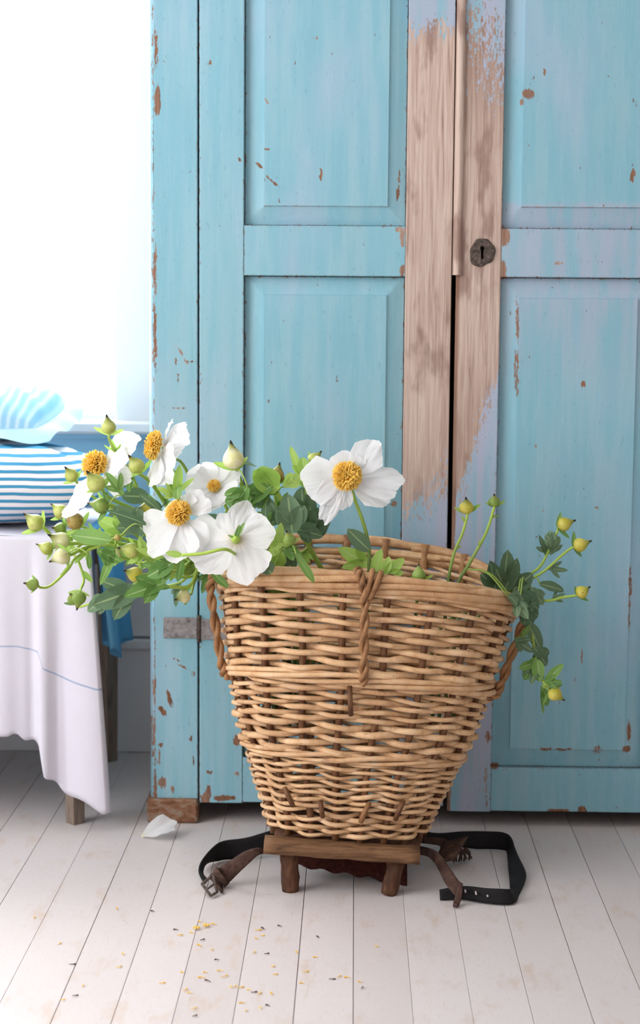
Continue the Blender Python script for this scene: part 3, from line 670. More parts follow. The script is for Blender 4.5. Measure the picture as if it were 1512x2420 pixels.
# weavers
def rod(name, s0, s1, z, r, off, zoff, mat, k=6, taper=(0.6, 0.75)):
    n = max(12, int((s1 - s0) * 190)); s = np.linspace(s0, s1, n); u = np.linspace(0, 1, n)
    rad = r * (taper[0] + (1 - taper[0]) * np.clip(u / 0.04, 0, 1)) * (1 - (1 - taper[1]) * u)
    rad[0] *= 0.8; rad[-1] *= 0.7
    p = surf(s, z, 0.0); po = surf(s, z, 1.0); d = po - p
    p = p + d * off(s)[:, None]; p[:, 2] += zoff(s)
    V, f = tube(p, rad, k); return mk(name, V, f, mat, BK)
def weave(z, r, par, nr=4, amp=None, sag=0.0, mat='rod', gap=0.0):
    amp = amp or (0.0062 + r) * 0.82
    ph = [R.random() * 6.28 for _ in range(4)]; st = R.random()
    off = lambda s: amp * np.cos(math.pi * (s * NST - 0.5) + par * math.pi)
    zo = lambda s: (0.0016 * np.sin(2 * math.pi * s * 3 + ph[0]) + 0.0011 * np.sin(2 * math.pi * s * 7 + ph[1]) + 0.0007 * np.sin(2 * math.pi * s * 19 + ph[2])
                    - sag * (0.5 + 0.5 * np.cos(2 * math.pi * np.mod(s, 1) * NST / 2 + 0.8)) * 0.9 + R.uniform(-0.0008, 0.0008))
    cuts = [st + (i + R.uniform(-0.12, 0.12)) / nr for i in range(nr)]; cuts.append(cuts[0] + 1)
    for i in range(nr): rod('willow_rod', cuts[i] - 0.006, cuts[i + 1] + 0.012, z, r * R.uniform(0.9, 1.12), off, zo, M[mat])
def wale(z, r, n3, amp_z, lam, base, mat='rod', nr=3):
    for j in range(n3):
        ph = 2 * math.pi * j / n3; st = R.random()
        off = lambda s: base + r * 0.9 * np.cos(2 * math.pi * s * NST / lam + ph)
        zo = lambda s: amp_z * np.sin(2 * math.pi * s * NST / lam + ph) + 0.0012 * np.sin(s * 40 + ph)
        for i in range(nr): rod('willow_rod', st + i / nr - 0.012, st + (i + 1) / nr + 0.02, z, r * R.uniform(0.9, 1.08), off, zo, M[mat])
rows = []
par = 0
def run(z0, z1, n, ra, rb, sag, nr=4):
    global par
    for i in range(n):
        t = i / max(1, n - 1); weave(z0 + (z1 - z0) * t, ra + (rb - ra) * t, par, nr, None, sag * (1 - 0.3 * t)); par ^= 1
run(0.106, 0.130, 4, 0.0052, 0.005, 0.002, 3)
run(0.1385, 0.160, 3, 0.0050, 0.0046, 0.004, 3)
run(0.1665, 0.2455, 12, 0.0044, 0.0042, 0.006, 4)
wale(0.258, 0.0052, 3, 0.0058, 6.0, 0.0085)
run(0.271, 0.3195, 5, 0.0070, 0.0066, 0.005, 4)
run(0.330, 0.3935, 8, 0.0054, 0.0054, 0.003, 4)
wale(0.407, 0.0058, 4, 0.0078, 9.0, 0.0095)
run(0.4225, 0.487, 6, 0.0070, 0.0066, 0.001, 4)
run(0.4975, 0.562, 7, 0.0062, 0.0056, 0.001, 4)
wale(0.583, 0.0080, 7, 0.0138, 16.0, 0.0075, 'rim', 3)
# loose rod along the back
V, f = tube(spline([P(868, 1270, 3.40), P(930, 1277, 3.405), P(1000, 1295, 3.40), P(1062, 1308, 3.385)], 16), 0.0042, 6); mk('willow_rod', V, f, M['rod'], BK)
# broken stake ends showing through near the foot
for px, py, qx, qy in ((672, 1862, 692, 1904), (757, 1893, 762, 1930), (872, 1897, 852, 1942), (953, 1893, 934, 1936), (826, 1622, 829, 1690)):
    Yq = 2.995 if py > 1700 else 2.962
    V, f = tube([P(px, py, Yq + 0.012), P((px + qx) / 2, (py + qy) / 2, Yq), P(qx, qy, Yq + 0.012)], 0.0048, 6); mk('broken_stake', V, f, M['stake'] if px != 872 else M['rope'], BK)
# twisted rope handles: two strands over the rim and down to the middle band
def handle(path, r=0.0052, turns=6.0, nstr=2, rad=0.0045):
    H = empty_part('twisted_handle', path[0], BK)
    c = spline(path, 90); t = np.gradient(c, axis=0); t /= np.linalg.norm(t, axis=1)[:, None]
    a = nrm(np.cross(t[45], [0.3, 0.8, 0.1])); N = np.cross(t, a); N /= np.linalg.norm(N, axis=1)[:, None]; B = np.cross(t, N)
    for j in range(nstr):
        an = np.linspace(0, turns * 2 * math.pi, 90) + 2 * math.pi * j / nstr
        V, f = tube(c + rad * (np.cos(an)[:, None] * N + np.sin(an)[:, None] * B), r, 6); mk('strand', V, f, M['rope'], H)
sp = lambda s, z, off: surf(np.array([s]), z, off)[0]
handle([sp(-0.012, 0.598, -0.016), sp(-0.012, 0.603, 0.008), sp(-0.006, 0.585, 0.026), sp(-0.002, 0.55, 0.022), sp(0.0, 0.49, 0.021), sp(0.003, 0.43, 0.021), sp(0.004, 0.402, 0.02)], 0.0048, 4.5)
V, f = tube(spline([sp(0.012, 0.598, -0.014), sp(0.012, 0.604, 0.01), sp(0.008, 0.585, 0.024), sp(0.002, 0.558, 0.022)], 20), 0.006, 6); mk('tie_strand', V, f, M['rope'], BK)
V, f = tube(spline([sp(0.004, 0.60, -0.012), sp(0.003, 0.606, 0.012), sp(0.0, 0.58, 0.027), sp(-0.006, 0.55, 0.024)], 20), 0.0056, 6); mk('tie_strand', V, f, M['rope'], BK)
for sg, s_ in ((-1, 0.79), (1, 0.222)):
    d = 0.004 * sg
    handle([sp(s_, 0.59, -0.014), sp(s_, 0.605, 0.012), sp(s_, 0.58, 0.03), sp(s_ - d, 0.545, 0.030), sp(s_ - d, 0.48, 0.026), sp(s_ - 2 * d, 0.42, 0.024), sp(s_ - 2 * d, 0.398, 0.02), sp(s_ - 2 * d, 0.392, 0.006)], 0.0052, 5.0)
# base frame
def log(name, a, b, rz, ry, mat, n=14, k=10, seed=0, amp=0.08, flat=None):
    rr = np.random.RandomState(seed); a, b = np.array(a, float), np.array(b, float); t = nrm(b - a); s = nrm(np.cross(t, [0, 1, 0.01])) if abs(t[1]) < 0.9 else np.array([1.0, 0, 0]); q = np.cross(s, t)
    V = []
    for i in range(n):
        c = a + (b - a) * i / (n - 1)
        for j in range(k):
            an = 2 * math.pi * j / k; w_ = 1 + amp * (rr.rand() - 0.5) + 0.05 * math.sin(i * 1.3 + j)
            ca, sa = math.cos(an), math.sin(an)
            if flat: ca, sa = np.sign(ca) * abs(ca) ** flat, np.sign(sa) * abs(sa) ** flat
            V.append(c + s * rz * ca * w_ + q * ry * sa * w_)
    f = [(i * k + j, i * k + (j + 1) % k, (i + 1) * k + (j + 1) % k, (i + 1) * k + j) for i in range(n - 1) for j in range(k)] + [tuple(range(k))[::-1], tuple((n - 1) * k + j for j in range(k))]
    return mk(name, V, f, mat, BK, True)
log('front_bar', P(624, 1996, 3.012), P(991, 2021, 3.012), 0.0135, 0.022, M['splitwood'], 16, 12, 1, 0.1, 0.5)
log('back_bar', P(640, 1946, 3.25), P(985, 1965, 3.25), 0.0135, 0.02, M['bark'], 12, 10, 2, 0.1, 0.5)
for x_ in (-0.10, 0.075): log('cross_bar', (x_, 3.0, 0.078 - 0.09 * x_), (x_ * 0.95, 3.26, 0.078 - 0.09 * x_), 0.012, 0.012, M['bark'], 8, 8, 3)
log('base_slab', (-0.14, 3.14, 0.101), (0.13, 3.14, 0.083), 0.006, 0.1, M['bark'], 8, 12, 6, 0.02, 0.6)
def stump(top, bot, r, seed):
    log('leg', top, bot, r, r, M['bark'], 10, 12, seed, 0.1)
bl = FL(686, 2111); br = FL(919, 2119)
stump(P(682, 2012, 3.024), (bl[0], bl[1] + 0.017, 0.0), 0.0165, 11); stump(P(938, 2030, 3.02), (br[0], br[1] + 0.016, 0.0), 0.0155, 12)
stump((-0.115, 3.235, 0.075), (-0.12, 3.245, 0), 0.0165, 13); stump((0.10, 3.235, 0.065), (0.105, 3.245, 0), 0.0165, 14)
# felt back pad sagging under the base
V = []; nu, nv = 26, 8; pa, pb = P(690, 2040, 3.09), P(962, 2094, 3.07)
for i in range(nu):
    t = i / (nu - 1)
    for j in range(nv):
        q = j / (nv - 1); lo = pa + (pb - pa) * t + np.array([0, 0, 0.003 * math.sin(t * 30)])
        V.append((lo[0], lo[1] + 0.03 * (1 - q) + 0.004 * math.sin(t * 7 + q * 3), (0.098 - 0.028 * t) * (1 - q) + lo[2] * q))
o = mk('back_pad', V, gridfaces(nu, nv), M['felt'], BK); sm = o.modifiers.new('t', 'SOLIDIFY'); sm.thickness = 0.014; sm.offset = 0
# straps
def ribbon(name, pairs, mat, parent, th=0.003, n=60):
    A = spline([a for a, b in pairs], n); B = spline([b for a, b in pairs], n); V = []
    for i in range(n):
        for t in np.linspace(0, 1, 5): V.append(A[i] + (B[i] - A[i]) * t)
    V = np.array(V); V[:, 2] = np.maximum(V[:, 2], 0.0022)
    o = mk(name, V, gridfaces(n, 5), mat, parent); m_ = o.modifiers.new('t', 'SOLIDIFY'); m_.thickness = th; m_.offset = 0; return o
def pf(px, py, z=0.003): return FL(px, py, z)
S1 = empty_part('shoulder_strap', FL(500, 2080), BK)
ribbon('webbing', [(P(690, 1950, 3.22), P(690, 1985, 3.22)), (P(640, 1963, 3.21), P(640, 2004, 3.21)), (P(582, 1980, 3.2), P(582, 2026, 3.2)), (P(528, 1988, 3.19), P(530, 2033, 3.195)), (P(503, 2004, 3.16), P(497, 2037, 3.17)),
                   (P(478, 2034, 3.12), P(484, 2045, 3.14)), (P(470, 2056, 3.09), P(480, 2059, 3.1)), (P(474, 2072, 3.06), P(482, 2070, 3.07)), (pf(484, 2088, .012), pf(492, 2080, .01))], M['black'], S1, 0.0035)
ribbon('leather_strap', [(P(660, 2008, 3.08), P(662, 2018, 3.08)), (P(632, 2007, 3.06), P(636, 2018, 3.06)), (P(607, 2004, 3.045), P(611, 2020, 3.045)), (P(575, 2014, 3.04), P(588, 2040, 3.04)), (P(543, 2035, 3.045), P(564, 2063, 3.045)),
                         (P(521, 2049, 3.05), P(545, 2082, 3.05)), (P(500, 2064, 3.055), P(527, 2097, 3.045)), (pf(494, 2076, .01), pf(526, 2109, .004))], M['leather'], S1, 0.0045)
ribbon('strap_keeper', [(P(513, 2050, 3.045), P(541, 2088, 3.035)), (P(504, 2056, 3.045), P(532, 2096, 3.035))], M['leather'], S1, 0.009, 6)
m = MB(); cr = [FL(477, 2089, .014), FL(503, 2067, .03), FL(513, 2108, .006), FL(498, 2117, .005)]
for a, b in ((0, 1), (1, 2), (2, 3), (3, 0)):
    V, f = tube([cr[a], (cr[a] + cr[b]) / 2, cr[b]], 0.0026, 6); m.add(V, f)
V, f = tube([(cr[0] + cr[3]) / 2, (cr[1] + cr[2]) / 2], 0.002, 6); m.add(V, f)
m.build('buckle', M['escut'], S1)['label'] = 'dark iron buckle'
S2 = empty_part('shoulder_strap', FL(1150, 2080), BK)
pr = [(P(930, 1958, 3.24), P(930, 1990, 3.24)), (P(985, 1962, 3.26), P(985, 1992, 3.26)), (P(1035, 1969, 3.27), P(1040, 1996, 3.27)), (P(1095, 1965, 3.28), P(1098, 2003, 3.28)), (P(1150, 1965, 3.285), P(1152, 2009, 3.285)),
      (P(1190, 1968, 3.28), P(1187, 2013, 3.28)), (P(1208, 1982, 3.265), P(1199, 2017, 3.26)), (pf(1222, 2020, .012), pf(1200, 2040, .012)), (pf(1241, 2060, .008), pf(1203, 2070, .012)), (pf(1240, 2084, .005), pf(1205, 2092, .016)),
      (pf(1226, 2116, .004), P(1206, 2101, 3.01)), (P(1209, 2140, 2.966), P(1199, 2101, 2.972)), (P(1150, 2138, 2.968), P(1150, 2099, 2.975)), (P(1095, 2130, 2.985), P(1095, 2094, 2.99)), (P(1040, 2132, 2.983), P(1038, 2102, 2.99))]
ribbon('webbing', pr, M['black'], S2, 0.0035, 110)
pale = plain('pale_eyelet', srgb(206, 196, 190), .6)
for hx, hy in ((1100, 2108), (1125, 2113), (1152, 2118), (1178, 2120)):
    c = P(hx, hy, 2.9665 if hx > 1120 else 2.977); an = np.arange(8) * math.pi / 4
    V = [(c[0] + .0016 * math.cos(t), c[1], c[2] + .0016 * math.sin(t)) for t in an] + [(c[0] + .0016 * math.cos(t), c[1] + .012, c[2] + .0016 * math.sin(t)) for t in an]
    mk('eyelet', V, [tuple(range(8))] + [(i, (i + 1) % 8, 8 + (i + 1) % 8, 8 + i) for i in range(8)], pale, S2, False)
ribbon('leather_strap', [(P(960, 1996, 3.12), P(965, 2016, 3.12)), (P(1005, 2003, 3.08), P(1008, 2022, 3.08)), (P(1033, 2014, 3.04), P(1025, 2036, 3.04)), (P(1056, 2042, 3.03), P(1038, 2058, 3.03)), (P(1074, 2068, 3.01), P(1050, 2084, 3.01)), (P(1088, 2088, 2.99), P(1062, 2102, 2.985)), (pf(1092, 2108, .016), pf(1078, 2118, .012))], M['leather'], S2, 0.0045)
ribbon('strap_hook', [(P(1084, 2084, 2.978), P(1092, 2090, 2.978)), (P(1078, 2108, 2.966), P(1092, 2110, 2.966)), (P(1072, 2132, 2.958), P(1086, 2136, 2.958)), (pf(1070, 2139, .006), pf(1080, 2141, .006))], M['leather'], S2, 0.006, 20)
FT = empty_part('frayed_leather', FL(1070, 2015), BK)
ribbon('leather_strap', [(P(1000, 1978, 3.2), P(1000, 1992, 3.2)), (P(1045, 1982, 3.19), P(1042, 2000, 3.19)), (P(1062, 1988, 3.18), P(1035, 2026, 3.17)), (P(1098, 1980, 3.17), P(1048, 2036, 3.15)), (P(1106, 1976, 3.17), P(1075, 2034, 3.15))], M['leather'], FT, 0.006, 40)
for i in range(8):
    a = P(1075 + 4 * i, 2006 + 3 * (i % 3), 3.165); e = FL(1072 + 6 * i, 2036 - 1.5 * i + 5 * R.random(), 0.004)
    V, f = tube(spline([a, (a + e) / 2 + np.array([0.004 * R.uniform(-1, 1), -0.004, 0.005]), e], 8), np.linspace(0.004, 0.002, 8), 5); mk('frayed_end', V, f, M['leather'], FT)

# ------------------------------------------------------------------ poppies: stems, buds, leaves, flowers
def blade(m, base, d, nor, L, W, curl=0.15, fold=0.18, twist=0.0, nu=9, nv=5, ruf=0.0, ph=0.0):
    """lance-shaped blade added to m, along d with face normal nor"""
    d = nrm(d); nor = nrm(nor - d * (nor @ d)); side = np.cross(d, nor); V = []; rb = []
    for i in range(nu):
        u = i / (nu - 1); wd = W * (math.sin(math.pi * min(1, u * 0.93 + 0.05) ** 0.9) ** 0.68) * (1 if u < 1 else 0.02)
        tw = twist * u; sd = side * math.cos(tw) + nor * math.sin(tw); nn = nor * math.cos(tw) - side * math.sin(tw)
        c = base + d * L * (u - 0.12 * curl * u * u) - nor * L * curl * u * u
        for j in range(nv):
            v = 2 * j / (nv - 1) - 1
            V.append(c + sd * wd * 0.5 * v + nn * (abs(v) ** 1.3 * fold * wd + ruf * L * math.sin(u * 14 + ph + v * 2) * abs(v))); rb.append(1 - abs(v))
    m.add(V, gridfaces(nu, nv), rib=np.array(rb))
def leaf_mesh(base, tip, nor, wr, lobes, curl, seed):
    rr = random.Random(seed); base, tip = np.array(base), np.array(tip); d = tip - base; L = float(np.linalg.norm(d)); d = d / L
    nor = nrm(nor); nor = nrm(nor - d * (nor @ d)); side = np.cross(d, nor); m = MB()
    blade(m, base, d, nor, L, L * wr, curl, 0.16, rr.uniform(-0.4, 0.4), 10, 5, 0.012, rr.random() * 6)
    for k in range(lobes):
        for sg in (-1, 1):
            u = 0.16 + 0.30 * k + 0.05 * rr.random(); b = base + d * L * u - nor * L * curl * u * u
            dd = d * math.cos(0.72 - 0.1 * k) + side * sg * math.sin(0.72 - 0.1 * k) + nor * rr.uniform(-0.15, 0.2)
            blade(m, b, dd, nor + side * sg * 0.15, L * (0.58 - 0.12 * k) * rr.uniform(0.85, 1.12), L * wr * 0.72, curl * 0.8, 0.14, 0, 8, 5, 0.012, rr.random() * 6)
    return m
TURNS = [(0, 0, 0)] + [(a, b, c) for q in (1, 2, 3) for a, b, c in ((.22 * q, 0, 0), (-.22 * q, 0, 0), (0, .25 * q, 0), (0, -.25 * q, 0), (.2 * q, .2 * q, .3), (-.2 * q, .2 * q, -.3), (.2 * q, -.2 * q, .5), (-.2 * q, -.2 * q, -.5))]
def leaf(parent, base, tip, nor, wr=0.35, lobes=0, mat='leafm', curl=0.15, seed=0, name='leaf'):
    """a leaf fixed at its base; it swings a little until it lies clear of its neighbours"""
    base, tip, nor = np.array(base), np.array(tip), np.array(nor, float); own = rootname(parent); best = None; d = tip - base; L = np.linalg.norm(d)
    for (sx, sy, rn) in TURNS:
        e = nrm(nrm(d) + sx * nrm(np.cross(d, [0, 1, 0.01])) + sy * np.array([0, 1.0, 0])); m = leaf_mesh(base, base + e * L, nor + rn * np.array([1.0, 0, 0.6]), wr, lobes, curl, seed)
        n = clash(np.concatenate(m.v), m.f, own)
        if best is None or n < best[0]: best = (n, m)
        if n == 0: break
    return best[1].build(name, M[mat], parent, True, base)
def bud(parent, c, tip, L, mat, fat=0.36):
    d = nrm(np.array(tip) - np.array(c)); b = np.array(c) - d * L * 0.42; a = nrm(np.cross(d, [0.2, 1, 0.1])); e = np.cross(d, a)
    pr = [(0, .12), (.04, .45), (.12, .78), (.22, .97), (.34, 1), (.47, .9), (.58, .70), (.68, .47), (.77, .29), (.86, .18), (.95, .11), (1, .03)]
    V = []; U = []; k = 12
    for u, r in pr:
        for j in range(k):
            an = 2 * math.pi * j / k; q = r * L * fat * (1 + 0.05 * math.cos(3 * an))
            V.append(b + d * L * u + q * (math.cos(an) * a + math.sin(an) * e) + a * 0.05 * L * max(0, u - 0.7) ** 1.5); U.append(u)
    n = len(pr); f = [(i * k + j, i * k + (j + 1) % k, (i + 1) * k + (j + 1) % k, (i + 1) * k + j) for i in range(n - 1) for j in range(k)] + [tuple(range(k))[::-1], tuple((n - 1) * k + j for j in range(k))]
    mk('bud', V, f, M[mat], parent, True, dict(u=np.array(U)), b)
    return b, d
def stem_mesh(parent, c, r0, r1, name='stem', kk=6):
    n = len(c); V, f = tube(c, np.linspace(r0, r1, n), kk)
    m = MB(); m.add(V, f, u=np.repeat(np.clip(np.linspace(-0.1, 1.4, n), 0, 1), kk)); m.build(name, M['stem'], parent, True, c[-1]); return c
ENT = {'L': [(512, 1366, 3.16), (590, 1400, 3.15), (690, 1500, 3.15)], 'l': [(500, 1376, 3.13), (580, 1412, 3.13), (690, 1510, 3.14)], 'C': [(640, 1350, 3.12), (690, 1420, 3.13), (730, 1520, 3.14)], 'M': [], 'R': [(1170, 1385, 3.17), (1120, 1440, 3.16), (1050, 1520, 3.15)]}
def pp(l): return [P(*q) for q in l]
def deep(): return [np.array([R.uniform(-0.09, 0.09), R.uniform(3.1, 3.22), R.uniform(0.13, 0.2)])]
CAMN = np.array([0, -1.0, 0.12])
ALLST = []
NL = [0]; NJ = [0]
def over_left(path, Y0):
    """each stem lifts over the left rim at its own spot and height, then drops inside; returns world points after the bud"""
    k = NL[0]; NL[0] += 1
    path = [q for q in path if q[0] < 462] or [path[0]]
    s_ = 0.682 + 0.078 * (k * 5 % 9) / 8; h = 0.024 + 0.0125 * (k // 9) + 0.004 * (k % 3)
    p = surf(np.array([s_]), 0.583, 0.0)[0]; o = surf(np.array([s_]), 0.583, 1.0)[0] - p; o[2] = 0
    p1 = p + o * 0.04 + np.array([0, 0, h]); p2 = p - o * 0.03 + np.array([0, 0, h]); p3 = p - o * (0.075 + 0.026 * (k // 9)) + np.array([0, 0, -0.05])
    d = p3 - o * 0.02 + np.array([0, 0, -0.22])
    ys = np.linspace(Y0, p1[1], len(path) + 2)[1:-1] + 0.006 * ((k % 5) - 2)
    return [P(a, b + 3 * ((k % 4) - 1.5), y_) for (a, b), y_ in zip(path, ys)] + [p1, p2, p3, d]
def jit(l):
    j = NJ[0]; NJ[0] += 1; q = np.array([0.013 * (j % 4) - 0.02, 0.013 * (j // 4 % 4) - 0.02, 0.0])
    w_ = [v + q * min(1, 0.5 + 0.5 * i) for i, v in enumerate(pp(l))]
    return w_ + [w_[-1] + np.array([0, 0, -0.15])] if w_ else []
def route(path, Y, ye, ent):
    if ent in 'Ll': return over_left(path, Y)
    ys = np.linspace(Y, ye, len(path) + 1)[1:]
    return [P(px, py, y_) for (px, py), y_ in zip(path, ys)] + jit(ENT[ent])
BUDS = [  # name-free list: label, bud centre, tip, length px, material, path, entry, leaf tone
 ('yellow-green poppy bud pointing up left over the striped pillow edge', (80, 1232), (58, 1213), 56, 'bud', 3.06, [(102, 1250), (140, 1278), (230, 1268), (340, 1290), (440, 1335)], 'L', 'b'),
 ('small poppy bud on a bent stem in front of the blue striped pillow', (167, 1121), (155, 1102), 44, 'bud', 3.10, [(182, 1142), (205, 1165), (270, 1210), (380, 1290)], 'L', 'b'),
 ('poppy bud with a dark hooked tip below the striped pillow', (140, 1206), (119, 1190), 48, 'bud', 3.08, [(160, 1222), (200, 1245), (300, 1275), (400, 1320)], 'L', 'm'),
 ('browned poppy bud with a dark tip among the left leaves', (174, 1228), (157, 1208), 56, 'budb', 3.05, [(186, 1250), (225, 1268), (330, 1295), (420, 1330)], 'L', 'm'),
 ('narrow green poppy bud pointing left over the white cloth', (107, 1294), (86, 1286), 44, 'bud', 3.07, [(128, 1299), (170, 1290), (280, 1290), (400, 1340)], 'l', 'b'),
 ('large cream poppy bud half covered by a curling leaf', (140, 1276), (118, 1262), 58, 'budp', 3.09, [(160, 1287), (200, 1288), (290, 1300), (410, 1345)], 'L', 'm'),
 ('pale poppy bud with a dark drooping tip over the white cloth', (142, 1316), (116, 1328), 54, 'budp', 3.05, [(168, 1308), (215, 1288), (300, 1285), (420, 1335)], 'l', 'b'),
 ('dark-tipped poppy bud at the end of the lowest arching stem', (75, 1380), (57, 1375), 40, 'budg', 3.03, [(96, 1384), (120, 1379), (160, 1342), (185, 1310), (260, 1290), (400, 1335)], 'l', 'b'),
 ('poppy bud hanging straight down in front of the white cloth', (186, 1417), (181, 1445), 46, 'budg', 3.02, [(191, 1396), (198, 1372), (185, 1330), (175, 1305), (240, 1280), (380, 1325)], 'l', 'b'),
 ('big fat poppy bud beside the yellow flower centre', (224, 1138), (207, 1112), 60, 'bud', 2.98, [(240, 1160), (262, 1180), (330, 1212), (420, 1262), (480, 1320)], 'L', 'm'),
 ('poppy bud leaning left on a wavy stem below the white petals', (320, 1098), (304, 1073), 52, 'bud', 3.00, [(330, 1118), (352, 1135), (372, 1160), (430, 1250), (480, 1330)], 'L', 'm'),
 ('tallest poppy bud on a long curving stem in front of the window wall', (256, 1006), (253, 982), 48, 'bud', 2.965, [(258, 1032), (275, 1065), (305, 1105), (325, 1150), (342, 1195), (420, 1280)], 'L', 'b'),
 ('deep green poppy bud lying sideways over the white petal', (234, 1194), (210, 1190), 52, 'budg', 2.99, [(258, 1197), (300, 1215), (380, 1265), (450, 1325)], 'L', 'd'),
 ('yellow poppy bud tucked between dark leaves above the big petals', (350, 1198), (326, 1200), 48, 'budy', 3.05, [(372, 1202), (410, 1240), (460, 1310)], 'L', 'd'),
 ('greenish poppy bud beside the left large white petal', (306, 1300), (279, 1293), 52, 'bud', 3.00, [(328, 1306), (380, 1320), (440, 1350)], 'l', 'b'),
 ('round pale yellow poppy bud in front of the blue throw', (266, 1311), (244, 1306), 46, 'budp', 3.12, [(286, 1312), (340, 1330), (430, 1358)], 'l', 'm'),
 ('opening yellow poppy bud with leafy sepals beside the blue throw', (316, 1356), (291, 1344), 50, 'budy', 3.06, [(338, 1362), (390, 1362), (450, 1368)], 'l', 'b'),
 ('cream poppy bud with green sepals in front of the iron hinge', (432, 1410), (412, 1416), 42, 'budp', 3.10, [(452, 1404), (461, 1372)], 'l', 'b'),
 ('upright big cream poppy bud standing before the wardrobe door', (551, 1080), (545, 1042), 70, 'budp', 2.972, [(560, 1112), (572, 1150), (600, 1250)], 'C', 'm'),
 ('brown-flecked poppy bud behind a scalloped green leaf', (655, 1120), (661, 1095), 50, 'budb', 3.06, [(650, 1142), (650, 1180), (668, 1270)], 'C', 'm'),
 ('smooth poppy bud with tip leaning right above the leaf cluster', (745, 1083), (762, 1064), 40, 'bud', 3.04, [(735, 1100), (725, 1130), (722, 1200), (730, 1290)], 'C', 'b'),
 ('round green poppy bud drooping beside the back-turned flower', (682, 1272), (676, 1250), 40, 'budg', 2.94, [(686, 1290), (696, 1318), (680, 1340)], 'C', 'b'),
 ('yellow poppy bud on a slim stem before the wardrobe gap', (1102, 1196), (1100, 1170), 46, 'budy', 3.06, [(1104, 1218), (1092, 1262), (1072, 1310), (1058, 1380), (1050, 1480)], 'M', 'b'),
 ('green poppy bud with spread sepals on a slim slanting stem', (1168, 1184), (1167, 1163), 36, 'budg', 3.08, [(1166, 1204), (1148, 1260), (1110, 1330), (1080, 1385), (1070, 1480)], 'M', 'b'),
 ('yellow poppy bud at the top of the right hand spray', (1336, 1238), (1363, 1229), 46, 'budy', 3.16, [(1318, 1252), (1302, 1290), (1275, 1340), (1240, 1364), (1208, 1382)], 'R', 'd'),
 ('cream yellow poppy bud pointing right on a forked stem', (1374, 1287), (1401, 1276), 46, 'budy', 3.14, [(1352, 1294), (1330, 1310), (1285, 1350), (1240, 1375), (1210, 1395)], 'R', 'd'),
 ('yellow poppy bud with curved sepals pointing right', (1377, 1398), (1397, 1383), 40, 'budy', 3.12, [(1356, 1408), (1330, 1412), (1290, 1420), (1240, 1410), (1204, 1404)], 'R', 'd'),
 ('lowest yellow poppy bud hanging below the basket rim', (1313, 1642), (1340, 1660), 46, 'budy', 3.04, [(1296, 1630), (1278, 1600), (1264, 1550), (1256, 1500), (1238, 1445), (1205, 1405)], 'R', 'd'),
 ('plump green bud resting on the front rim', (990, 1357), (989, 1328), 46, 'budg', 2.99, [(988, 1376), (985, 1420), (980, 1480)], 'M', 'm'),
 ('small half hidden poppy bud beside the browned bud', (140, 1249), (126, 1245), 38, 'budg', 3.12, [(158, 1256), (220, 1272), (330, 1305), (430, 1345)], 'L', 'm'),
 ('out-of-focus poppy bud far behind the drooping bud', (172, 1415), (167, 1400), 36, 'budg', 3.34, [(186, 1430), (215, 1422), (260, 1408), (330, 1385), (430, 1370)], 'l', 'd'),
 ('tiny withered poppy bud above the pale yellow bud', (276, 1271), (262, 1276), 20, 'budb', 2.98, [(288, 1268), (310, 1262), (380, 1300)], 'L', 'm'),
]
lt = {'b': 'leafb', 'm': 'leafm', 'd': 'leafd'}
def bud_frame(i):
    lab, c, tp, L, mt, Y, path, ent, tone = BUDS[i]; rr = random.Random(i + 50); C_ = P(*c, Y); T_ = P(*tp, Y) + np.array([0, rr.uniform(-0.012, 0.004), 0]); Lm = L * MPP(Y); d = nrm(T_ - C_)
    return C_, T_, Lm, C_ - d * Lm * 0.42, d
def even(pts):
    c = spline(pts, 160); l = np.concatenate([[0], np.cumsum(np.linalg.norm(np.diff(c, axis=0), axis=1))]); n = max(14, int(l[-1] / 0.0055))
    return np.stack([np.interp(np.linspace(0, l[-1], n), l, c[:, k]) for k in range(3)], 1)
LAID = []; BALLS = []        # (centreline, radii), (centre, radius, index of its own stem)
for i, (lab, c, tp, L, mt, Y, path, ent, tone) in enumerate(BUDS):
    C_, T_, Lm, b, d = bud_frame(i); e = ENT[ent]
    q = even([b + d * Lm * 0.03] + route(path, Y, e[0][2] if e else 3.03, ent)); LAID.append([q, np.linspace(0.0024 if L < 52 else 0.0036, 0.0036 if L < 58 else 0.0052, len(q))])
    BALLS += [(b + d * Lm * t, 0.37 * Lm * w_ + 0.001, i) for t, w_ in ((.15, .8), (.36, 1.0), (.58, .72), (.8, .28))]

